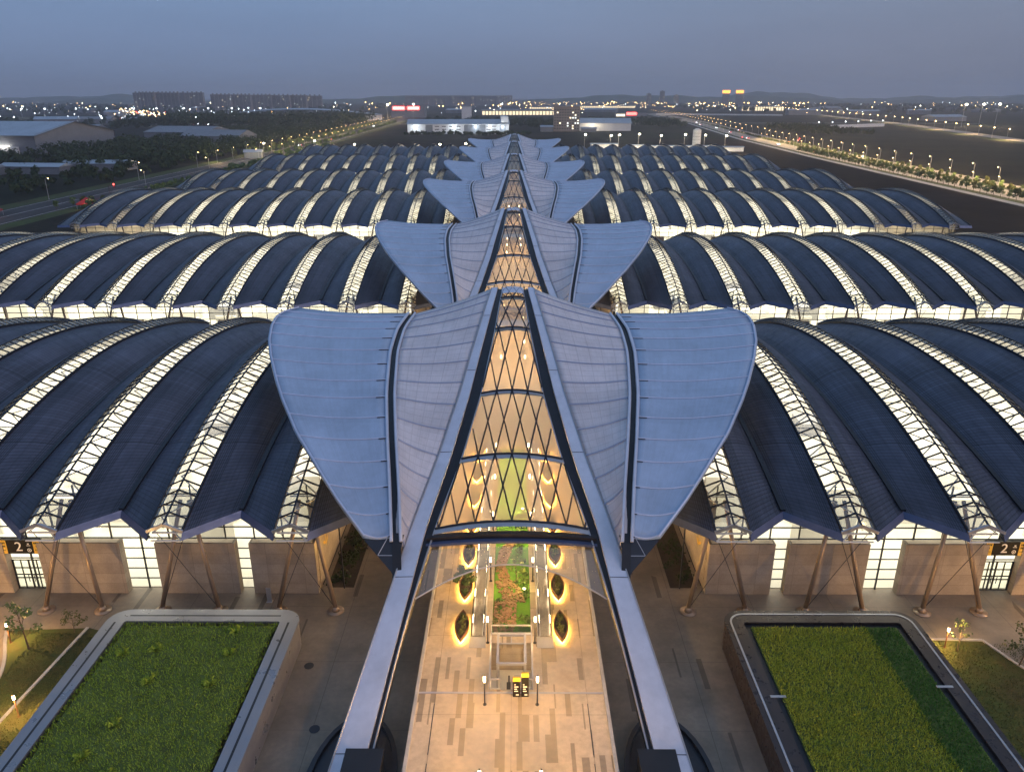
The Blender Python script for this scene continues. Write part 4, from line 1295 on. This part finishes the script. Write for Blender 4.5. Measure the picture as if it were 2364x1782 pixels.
for k, yy in enumerate((405, 452, 505, 548, 600)):
    street_lamp('warm', lx(yy)+(14 if k % 2 else -15), yy, 'street lamp on the near stretch of the left road', 'lamps on the near left road', 1, 2500 if k in (1, 3) else None, bool(k % 2))
y = 980; i = 0
while y < 3400:
    street_lamp('far', r2x(y)-14, y, 'lit lamp along the far curved road at the right', 'lamps along the far right road', 1.15, 45000 if i % 3 == 0 else None)
    y += 44+y*.008; i += 1
for k, (x, yy) in enumerate(((775,1410),(822,1440),(868,1470))):
    street_lamp('flood', x, yy, 'very bright floodlight mast beside the far right road', 'floodlight masts at the far right', 2.6, 120000, False, (1,.8,.5))
FL = [(118,742),(127,752),(148,768),(164,742),(190,760),(206,748),(222,735),(96,760)]
for x, yy in FL:
    street_lamp('flood', x-30, yy, 'bright floodlight on a pole behind the farthest right halls', 'work floodlights behind the right halls', 1.15, 26000, False, (1,.84,.55))
for x, yy in ((-172,690),(-205,655),(-128,640),(-60,640),(-40,650),(-6,655)):
    street_lamp('flood', x, yy, 'bright floodlight on a pole behind the farthest left halls', 'work floodlights behind the left halls', 1.0, 22000, False, (1,.84,.55))
for x, yy in ((-212,1700),(-258,1650)):
    street_lamp('flood', x, yy, 'strong warm floodlight at the end of the left avenue', 'floodlights at the end of the left avenue', 2.4, 60000, False, (1,.8,.5))
# parking-lot lamps far left
for k in range(22):
    x = -1950+k*62; yy = 1900+k*8+rnd.uniform(-25,25)
    street_lamp('cool', x, yy, 'cool white lamp in the long row over the far left yard', 'cool white yard lamps far left', 1.9, 60000 if k % 4 == 0 else None, False, (.85,.95,1))
for k in range(16):
    x = -1500+k*72+rnd.uniform(-30,30); yy = 1420+rnd.uniform(-110,150)
    street_lamp('cool', x, yy, 'scattered cool lamp among the trees at the far left', 'scattered lamps far left', 1.4, 26000 if k % 4 == 0 else None, False, (.85,.95,1))
r = random.Random(90)
def far_lights(n, fn, mats, label):
    mb = MB()
    for k in range(n):
        x, y = fn(r); h = r.uniform(7, 16); q = r.choice([0, 0, 0, 0, 1, 1, 2])
        s = r.choice([.35, .45, .55, .8, 1.1])*y/2800
        mb.cyl(x, y, 0, h, .12, 4, mi=3); mb.ball((x, y, h), s, 6, 4, mi=q)
    return stuff(tag(mb.build('distant_lights', mats), label, 'lights'))
LM = [M['e_street'], M['e_cool'], M['e_flood'], M['steel']]
far_lights(330, lambda r: (lambda y: (y*r.uniform(-.66, .70), y))(r.uniform(2100, 5200)), LM, 'scattered tiny lights of the town far out on the plain')
far_lights(170, lambda r: (lambda y: (y*r.uniform(-.02, .36), y))(r.uniform(2900, 5400)), [M['e_street'], M['e_flood'], M['e_street'], M['steel']], 'dense warm lights of the far boulevards right of centre')
far_lights(150, lambda r: (lambda u: (-600-480*u+r.uniform(-26,26), 1500+760*u+r.uniform(-20,20)))(r.random()), [M['e_street'], M['e_cool'], M['e_red'], M['steel']], 'crowded cluster of headlights and lamps on the jammed road at far left')
far_lights(120, lambda r: (lambda y: (y*r.uniform(-.72, -.28), y))(r.uniform(1500, 2900)), [M['e_cool'], M['e_cool'], M['e_street'], M['steel']], 'mixed small lights among the dark trees on the far left')
# ------------------------------------------------------------------ background buildings
M['apt'] = plain('apartment_wall', (.20, .19, .20), .8, 0, .12, .05)
M['dwin'] = plain('dark_window', (.07, .075, .085), .2, .2, .2)
M['sheet_wall'] = plain('white_cladding', (.62, .63, .64), .6, 0, .08, .1)
M['sheet_grey'] = plain('grey_cladding', (.17, .185, .21), .6, .1, .12, .1)
M['sheet_roof'] = plain('pale_metal_roof', (.30, .34, .39), .45, .3, .15, .08)
M['brown_wall'] = plain('brown_wall', (.26, .22, .19), .8, 0, .12, .1)
WQ = MB(); WQ.box(-1.0, 1.0, -.25, 0, -.9, .9)
W_WARM = WQ.mesh('lit_window', M['e_win']); W_COOL = WQ.mesh('lit_window', M['e_winc'])
def apartment(x, y, w, d, h, label, seed, group):
    r = random.Random(seed); t = thing('apartment_block', label, 'building', (x, y, 0), r.uniform(-.15,.15), group)
    mb = MB(); n = int(w/14)
    for k in range(n):
        x0 = -w/2+k*w/n; dd = r.uniform(-1.5, 1.5)
        mb.box(x0+.2, x0+w/n-.2, -d/2+dd, d/2, 0, h-(r.random()*1.5))
    mb.box(-w/2+.3, w/2-.3, -d/2+2.2, d/2-.5, 0, h-1.6)
    mb.build('wall', M['apt'], t)
    mb = MB()
    for k in range(n): mb.box(-w/2+(k+.35)*w/n, -w/2+(k+.65)*w/n, -2, 3, h-1.5, h+3.2)
    mb.build('stair_tower', M['apt'], t)
    mb = MB(); fl = int(h/3.1)
    for f in range(1, fl): 
        for k in range(n): mb.box(-w/2+k*w/n+1.5, -w/2+(k+1)*w/n-1.5, -d/2-1.9, -d/2-1.5, f*3.1, f*3.1+1.3)
    mb.build('window_bands', M['dwin'], t)
    for k in range(4):
        o = place(W_WARM if r.random() < .35 else W_COOL, 'lit_window', t, (r.uniform(-w/2+2, w/2-2), -d/2-2.0, 4+3.1*int(r.uniform(1, fl-2))))
    return t
xs1 = [(-1345,58),(-1270,70),(-1190,60)]
i = 0
for x, w in [(-1352,84),(-1266,90),(-1178,80)]:
    apartment(x, 3000, w, 18, 62, ['leftmost tall slab block on the left skyline','second tall slab block from the left on the skyline','tall slab block left of the gap on the left skyline'][i], 200+i, 'slab blocks on the left skyline'); i += 1
for j, (x, w) in enumerate([(-1095,74),(-1025,74),(-955,72),(-888,68),(-826,62),(-770,54)]):
    apartment(x, 3060+j*20, w, 18, 56-j*.8, f'{["first","second","third","fourth","fifth","sixth"][j]} slab block right of the gap on the left skyline', 220+j, 'slab blocks on the left skyline')
for j in range(7):
    apartment(-560+j*84, 4500, 86, 20, 52, f'faint hazy slab block on the skyline above the canopies, {["first","second","third","fourth","fifth","sixth","seventh"][j]} from the left', 240+j, 'hazy blocks on the central skyline')
for j, (x, h) in enumerate(((300,70),(330,84),(362,62))):
    apartment(x*2.5, 4600, 26, 20, h*.9, f'thin hazy tower right of centre on the skyline, {["left","middle","right"][j]} one', 260+j, 'hazy towers right of centre')
for x, w, lab in ((1030, 32, 'left orange-lit building top on the right skyline'), (1096, 32, 'right orange-lit building top on the right skyline')):
    t = thing('lit_tower', lab, 'building', (x, 4000, 0), 0, 'orange-lit towers on the skyline')
    mb = MB(); mb.box(-w/2, w/2, 0, 18, 0, 62); mb.build('wall', M['apt'], t)
    mb = MB(); mb.box(-w/2-.2, w/2+.2, -.4, 18.4, 62, 76); mb.build('glowing_crown', M['e_orange'], t)
def box_building(name, label, loc, rz, w, d, h, wall, roof, rise=3, group=None):
    t = thing(name, label, 'building', loc, rz, group)
    mb = MB(); mb.box(-w/2, w/2, -d/2, d/2, 0, h); mb.build('wall', wall, t)
    mb = MB(); ov = .8
    mb.add([(-w/2-ov,-d/2-ov,h),(w/2+ov,-d/2-ov,h),(w/2+ov,0,h+rise),(-w/2-ov,0,h+rise),(w/2+ov,d/2+ov,h),(-w/2-ov,d/2+ov,h)],
           [(0,1,2,3),(3,2,4,5),(0,3,5),(1,4,2),(0,5,4,1)])
    mb.build('roof', roof, t)
    return t
# white hangar
t = thing('hangar', 'long white hangar with curved grey roof and lit front, centre distance', 'building', (-80, 1165, 0), R(2.5))
W, D, Hh = 142, 60, 13
mb = MB(); mb.box(-W/2, W/2, -D/2, D/2, 0, Hh); mb.build('wall', M['sheet_wall'], t)
mb = MB(); mb.grid(lambda u, v: (-W/2-1+(W+2)*u, -D/2-1+(D+2)*v, Hh+.05+7*math.sin(math.pi*(.06+.88*v))-1.2), 20, 12); mb.build('roof', M['sheet_roof'], t, True)
for x0, x1 in ((-46,-36),(8,38),(58,66)):
    mb = MB(); mb.box(x0, x1, -D/2-.3, -D/2, 0, Hh-1); mb.build('sliding_door', M['sheet_grey'], t)
for x0 in (-30,-20,-10,0,42,50):
    for z in (5.5, 9.5):
        mb = MB(); mb.box(x0-3, x0+3, -D/2-.2, -D/2, z, z+1.1); mb.build('window', M['dwin'], t)
for x0 in (-6, 24, 62, -60, 44):
    mb = MB(); mb.ball((x0, -D/2-1.2, 9.5), .9); mb.build('wall_lamp', M['e_cool'], t)
    lamp('wall_lamp_bulb', 'POINT', t, (x0, -D/2-7, 9.0), 2600, (.85,.95,1), .5)
mb = MB(); mb.box(60, 70, -D/2+2, D/2-6, Hh+2, Hh+10); mb.build('roof_block', M['sheet_wall'], t)
# brown tower block
t = thing('office_block', 'brown mid-rise block with scattered lit windows behind the canopies', 'building', (78, 1222, 0), R(-3))
mb = MB(); mb.box(-19.5, 19.5, -11, 11, 0, 34); mb.build('wall', M['brown_wall'], t)
mb = MB(); mb.box(-20, 20, -11.5, 11.5, 34, 35.6); mb.box(-19.5, -12, -8, 4, 35.6, 38.5); mb.build('parapet', M['brown_wall'], t)
r = random.Random(12)
Wd = MB(); Wd.box(-1.0, 1.0, -.15, 0, -.8, .8)
wd, ww, wc = Wd.mesh('window', M['dwin']), Wd.mesh('lit_window', M['e_win']), Wd.mesh('lit_window', M['e_winc'])
for f in range(8):
    for k in range(10):
        q = r.random()
        m_ = wd if q < .70 else (ww if q < .9 else wc)
        place(m_, 'window' if m_ is wd else 'lit_window', t, (-17.2+k*3.8, -11.02, 4.5+3.75*f))
t = box_building('warehouse', 'small pale warehouse with shallow roof right of the brown block', (140, 1262, 0), R(-4), 78, 50, 11, M['sheet_wall'], M['sheet_roof'], 7)
lamp('warehouse_lamp', 'POINT', t, (-20, -38, 12), 9000, (1,.85,.6), .5)
box_building('annex', 'low blue-roofed annex left of the brown block', (48, 1215, 0), 0, 18, 26, 7, M['sheet_grey'], M['sheet_roof'], 2)
box_building('annex', 'low blue-roofed annex right of the brown block', (110, 1205, 0), 0, 22, 16, 5, M['sheet_grey'], M['sheet_roof'], 2)
# big warehouse far left
t = thing('warehouse', 'large grey-roofed warehouse at the left edge with a lit open front', 'building', (-520, 800, 0), R(-6))
mb = MB(); mb.box(-110, 92, -60, 60, 0, 17); mb.build('wall', M['sheet_grey'], t)
mb = MB()
mb.add([(-111,-64,16.4),(95,-64,16.4),(95,-4,27),(-111,-4,27),(95,62,16.4),(-111,62,16.4)], [(0,1,2,3),(3,2,4,5)])
mb.build('roof', M['sheet_roof'], t)
mb = MB(); mb.add([(92.4,-62,0),(92.4,60,0),(92.4,60,17),(92.4,-4,27.3),(92.4,-62,17)], [(0,1,2,3,4)]); mb.build('gable', M['sheet_grey'], t)
mb = MB(); mb.box(-100, 74, -62, -60.2, .2, 6.5); mb.build('loading_bay', M['sheet_wall'], t)
for k in range(6):
    mb = MB(); mb.box(-96+k*28, -74+k*28, -62.6, -62.1, 6.4, 7.6); mb.build('strip_light', M['e_white'], t)
    lamp('bay_lamp', 'POINT', t, (-85+k*28, -68, 6.0), 1500, (1,.93,.85), .5)
# sheds
shed = [(-440,560,60,16,4,.05,'long low shed with pale blue roof among the dark trees'),(-330,548,44,14,5,-.1,'low shed with pale roof beside the white hut'),(-300,575,46,18,5,.0,'dark roofed shed row behind the white hut'),
        (-470,500,80,8,3,.08,'long narrow fallen-fence shed at the left'),(-352,535,12,10,5,.1,'small white hut between the two sheds'),(-225,690,14,12,5,.2,'tiny pale kiosk beside the left road'),
        (-560,1000,90,60,11,.2,'dark gabled barn behind the big warehouse'),(-395,980,80,60,10,-.2,'dark gabled barn in the middle of the left trees'),(-330,900,70,40,9,-.2,'wide dark shed with pale edge near the left avenue')]
for x, y, w, d, h, rz, lab in shed:
    box_building('shed', lab, (x, y, 0), rz, w, d, h, M['sheet_grey'], M['sheet_roof'] if h < 8 else M['sheet_grey'], 2 if h < 8 else 6)
# silo and site huts behind the far right halls
t = thing('silo', 'pale round banded silo beside the right road', 'silo', (190, 842, 0))
mb = MB(); mb.cyl(0,0,0,17,4.2,24); mb.cyl(0,0,17,18.4,4.2,24,1.5); mb.build('drum', M['sheet_wall'], t)
mb = MB()
for z in (.5,3.8,7.1,10.4,13.7,16.8): mb.cyl(0,0,z,z+.25,4.27,24)
mb.build('bands', M['sheet_grey'], t)
for x, y, w, d, h, lab in ((88,790,26,10,6,'grey site hut behind the canopies, left of the floodlights'),(118,785,16,10,5,'small site hut with shutter among the floodlights'),(165,790,60,6,4,'long white hoarding hut under the floodlights'),(205,775,30,8,4,'white site hut near the silo')):
    box_building('site_hut', lab, (x, y, 0), 0, w, d, h, M['sheet_wall'], M['sheet_roof'], .8)
r = random.Random(311)
for k in range(18):
    yy = r.uniform(1350, 2900); x = yy*r.choice([r.uniform(-.6, -.3), r.uniform(-.1, .12), r.uniform(.28, .6)])
    box_building('factory_shed', 'plain low factory shed far out on the plain', (x, yy, 0), r.uniform(-.4, .4), r.uniform(40, 120), r.uniform(25, 50), r.uniform(6, 13), M['sheet_grey'], r.choice([M['sheet_roof'], M['sheet_grey']]), r.uniform(2, 5), 'low factory sheds far out on the plain')
# lit long building, red sign building, others
def lit_hall(x, y, w, h, label, seed, d=30):
    t = thing('lit_terminal', label, 'building', (x, y, 0), 0)
    mb = MB(); mb.box(-w/2, w/2, 0, d, 0, h); mb.build('wall', M['sheet_grey'], t)
    mb = MB(); mb.box(-w/2-2, w/2+2, -3, d+2, h, h+1.6); mb.build('roof', M['sheet_roof'], t)
    n = int(w/9)
    for k in range(n):
        mb = MB(); mb.box(-w/2+k*w/n+.8, -w/2+(k+1)*w/n-1.6, -.3, 0, 1.0, h-2.2); mb.build('lit_window', M['e_glass'], t)
    return t
lit_hall(40, 2250, 260, 13, 'long brightly lit glass hall behind the brown block', 1)
lit_hall(880, 2900, 150, 16, 'brightly lit building cluster right of centre in the distance', 2)
lit_hall(380, 3600, 300, 10, 'warm lit terminal on the far plain right of centre', 3)
lit_hall(120, 3300, 120, 9, 'small warm lit hall on the far plain above the glass hall', 4)
t = thing('sign_building', 'grey building with two red glowing sign panels left of the hangar', 'building', (-262, 2000, 0), 0)
mb = MB(); mb.box(-42, 42, 0, 40, 0, 30); mb.build('wall', M['sheet_grey'], t)
for x in (-22, 14):
    mb = MB(); mb.box(x-15, x+15, -.9, 0, 18, 26); s_ = mb.build('red_sign', M['e_red'], t)
    mb = MB()
    for k in range(5): mb.box(x-12+k*5, x-8.6+k*5, -1.3, -.9, 20.5, 23.5)
    mb.build('sign_lettering', M['e_white'], s_)
box_building('tower_house', 'pale square tower house left of the long lit hall', (-112, 1900, 0), 0, 22, 20, 27, M['sheet_wall'], M['sheet_grey'], 1)
t = thing('curved_roof_hall', 'long pale curved roof rising behind the left woods', 'building', (-470, 1760, 0), R(3))
mb = MB(); mb.grid(lambda u, v: (-180+360*u, 60*v, 9+16*math.sin(math.pi*(.05+.9*u))*(.85+.15*math.sin(math.pi*v))), 40, 6); mb.build('roof', M['sheet_roof'], t, True)
mb = MB(); mb.box(-176, 176, 2, 56, 0, 10); mb.build('wall', M['sheet_wall'], t)
t = thing('red_sign_gate', 'low shop front with a red glowing sign by the far right road junction', 'building', (300, 2100, 0), 0)
mb = MB(); mb.box(-40, 40, 0, 16, 0, 9); mb.build('wall', M['sheet_grey'], t)
mb = MB(); mb.box(-12, 14, -.6, 0, 4, 10.5); mb.build('red_sign', M['e_red'], t)
mb = MB(); mb.box(-38, -16, -.6, 0, 1, 6); mb.build('shop_window', M['e_win'], t)
# white concrete barriers (canal wall) right
t = tag(MB().build('x2', M['black']), 'x', 'x'); bpy.data.objects.remove(t)
mb = MB(); mb.box(-95, 95, -1, 1, 0, 5)
o = mb.build('retaining_wall', M['sheet_wall'], None, False, (568, 1370, 0)); o.rotation_euler.z = R(34); tag(o, 'long white retaining wall with lamps in the dark field at right', 'wall')
for k in range(6):
    u = -90+36*k
    street_lamp('cool', 568+u*math.cos(R(34)), 1372+u*math.sin(R(34)), 'lamp standing on the white retaining wall in the dark field', 'lamps on the retaining wall', .9, 7000 if k % 2 == 0 else None, False, (.9,.95,1))
mb = MB()
mb.box(-170, 170, -1.5, 1.5, 0, 4)
o = mb.build('embankment_wall', M['sheet_wall'], None, False, (560, 2250, 0)); o.rotation_euler.z = R(-20); tag(o, 'low pale embankment wall along the far field at right', 'wall')
# red tents by the left hall
for k, (x, y) in enumerate(((-203, 372), (-232, 345))):
    t = thing('event_tent', ['red and white event tent beside the third hall on the left', 'red tent at the left image edge'][k], 'tent', (x, y, 0), .3)
    mb = MB()
    mb.add([(-4,-4,2.6),(4,-4,2.6),(4,4,2.6),(-4,4,2.6),(0,0,5.2)], [(0,1,4),(1,2,4),(2,3,4),(3,0,4)])
    M.setdefault('redcloth', plain('red_cloth', (.22, .012, .014), .7, 0, .1))
    for a in range(4):
        A, B = [(-4,-4),(4,-4),(4,4),(-4,4)][a], [(4,-4),(4,4),(-4,4),(-4,-4)][a]
        mb.quad((*A,2.6),(*B,2.6),(*B,2.0),(*A,2.0))
    mb.build('canopy', M['redcloth'], t)
    for sx in (-1, 1):
        for sy in (-1, 1):
            mb = MB(); mb.cyl(sx*3.8, sy*3.8, 0, 2.6, .08, 6); mb.build('pole', M['steel'], t)
    lamp('tent_lamp', 'POINT', t, (1, -7, 4.5), 500, (1,.55,.4), .3)
# cars
def car_root(m):
    t = thing('car', '', 'car', (0,0,0))
    prof = [(-2.2,.35),(2.2,.35),(2.25,.75),(1.3,.95),(.6,1.42),(-1.1,1.45),(-1.9,1.0),(-2.25,.9)]
    mb = MB(); n = len(prof)
    mb.add([(-.85,y,z) for y, z in prof]+[(.85,y,z) for y, z in prof], [tuple(range(n)), tuple(range(2*n-1,n-1,-1))]+[(i,n+i,n+(i+1)%n,(i+1)%n) for i in range(n)])
    mb.build('body', m, t)
    for sx in (-.8, .8):
        for yy in (-1.4, 1.4):
            mb = MB(); mb.tube([(sx-.1,yy,.33),(sx+.1,yy,.33)], .33, 10); mb.build('wheel', M['black'], t)
        mb = MB(); mb.box(sx-.25, sx+.25, -2.42, -2.22, .55, .95); mb.build('headlight', M['e_cool'], t)
        mb = MB(); mb.box(sx-.22, sx+.22, 2.22, 2.36, .6, .9); mb.build('tail_light', M['e_red'], t)
    return t
CR = [car_root(plain('car_white', (.6,.6,.6), .3, .2, .05)), car_root(plain('car_dark', (.05,.05,.06), .3, .3, .05))]
cu = set()
def put_car(k, x, y, rz, label, group, s=1):
    if k not in cu: t = CR[k]; cu.add(k)
    else: t = copy_tree(CR[k])
    t.location = (x, y, 0); t.rotation_euler.z = rz; t.scale = (s, s, s)
    t['label'] = label; t['group'] = group
r = random.Random(44)
for k in range(96):
    u = r.random()*(len(jam)-1); i = int(u); f = u-i
    x = jam[i][0]+(jam[i+1][0]-jam[i][0])*f; y = jam[i][1]+(jam[i+1][1]-jam[i][1])*f
    d = math.atan2(jam[i+1][1]-jam[i][1], jam[i+1][0]-jam[i][0])
    off = r.choice([-18,-14,-10,-6,6,10,14,18])
    put_car(k % 2, x-math.sin(d)*off, y+math.cos(d)*off, d-math.pi/2+(math.pi if off > 0 else 0), 'car with lights on in the crowded road far left', 'cars in the crowded far-left road', 1.25)
for k, (dx, y, fl) in enumerate(((1,880,0),(-3,1010,1),(6,760,0),(2,1180,1),(28,700,0),(26,930,1),(5,1350,0),(-2,1500,1),(4,1620,0),(27,1250,1))):
    put_car(k % 2, rx(y)+dx, y, math.pi*fl, 'car with lights on along the right road', 'cars on the right road', 1.1)
for k, (dx, y) in enumerate(((-6,860),(5,980),(-2,1120),(7,1290),(-7,1420))):
    put_car(k % 2, lx(y)+dx, y, 0 if dx < 0 else math.pi, 'car with lights on along the left avenue', 'cars on the left avenue', 1.1)
# traffic lights
for x, y, lab in ((-212, 412, 'red traffic light beside the left road'), (292, 840, 'red traffic light at the right road junction'), (304, 870, 'second red traffic light at the right road junction'), (252, 905, 'red traffic light near the silo')):
    t = thing('traffic_light', lab, 'traffic light', (x, y, 0))
    mb = MB(); mb.cyl(0,0,0,6.2,.12,6); mb.bar((0,0,6.0),(3,0,6.1),.14); mb.box(2.6,3.4,-.3,.3,5.2,7.4); mb.build('mast', M['frame'], t)
    mb = MB(); mb.ball((3,-.35,6.9), .42); mb.build('red_lamp', M['e_red'], t)
    lamp('red_bulb', 'POINT', t, (3,-2,6.9), 900, (1,.05,.04), .3)
# woods
def wood(label, poly_fn, n, seed, hh=(6, 11), m='leafdark', size=1.1):
    r = random.Random(seed); mb = MB()
    for _ in range(n):
        x, y = poly_fn(r); h = r.uniform(*hh); w = h*r.uniform(.35, .6)
        for q in range(3):
            leaf_cloud(mb, (x+r.uniform(-w,w)*.6, y+r.uniform(-w,w)*.6, h*r.uniform(.5,.75)), w*.8, w*.8, h*.34, 22, size*r.uniform(.8,1.3), r, shell=.35)
    return stuff(tag(mb.build('woodland', M[m]), label, 'woodland'))
def area(x0, x1, y0, y1): return lambda r: (r.uniform(x0, x1), r.uniform(y0, y1))
wood('dark wood right of the big warehouse on the left', area(-420, -256, 560, 1250), 700, 1, (7, 13))
wood('dark scrub in front of the big warehouse at the far left', area(-620, -252, 400, 690), 640, 2, (3, 8))
wood('dense dark hill wood left of the avenue in the distance', area(-640, -275, 1280, 1640), 420, 3, (12, 26), size=1.9)
wood('dark tree belt behind the white hangar', area(-160, 300, 1330, 1600), 300, 4, (8, 15), size=1.5)
wood('dark trees around the far left yard lamps', area(-1900, -600, 1300, 1750), 380, 5, (7, 13), size=1.9)
wood('dark tree belt in front of the hangar', area(-150, 20, 1085, 1115), 90, 6, (3, 6))
wood('dark trees in the field left of the white retaining wall', area(400, 480, 1080, 1330), 120, 7, (7, 12), size=1.3)
wood('distant dark woods on the right plain', area(700, 2600, 2300, 4300), 520, 8, (9, 18), size=3.0)
wood('distant dark woods on the left plain', area(-2900, -500, 2300, 4300), 520, 9, (9, 18), size=3.0)
wood('hedge-like bushes along the median of the right road', lambda r: (lambda y: (rx(y)+17.5+r.uniform(-2.4,2.4), y))(r.uniform(300, 1500)), 420, 10, (1.2, 2.2), 'leafolive', .45)
wood('bushes along the verge of the left road', lambda r: (lambda y: (lx(y)+19+r.uniform(-3,3), y))(r.uniform(420, 900)), 200, 11, (1.5, 3.2), 'leaf', .5)
# ------------------------------------------------------------------ evening haze
t = NT('haze_air')
pv = t.n("ShaderNodeVolumePrincipled")
pv.inputs['Color'].default_value = (.80, .86, .96, 1)
pv.inputs['Density'].default_value = 0.00012
pv.inputs['Anisotropy'].default_value = 0.0
t.l(pv.outputs[0], t.out.inputs['Volume'])
mb = MB(); mb.box(-14500, 14500, -500, 16500, -6, 240)
stuff(mb.build('haze', t.m))
tag(bpy.data.objects['haze'], 'pale blue evening haze over the whole plain', 'haze')
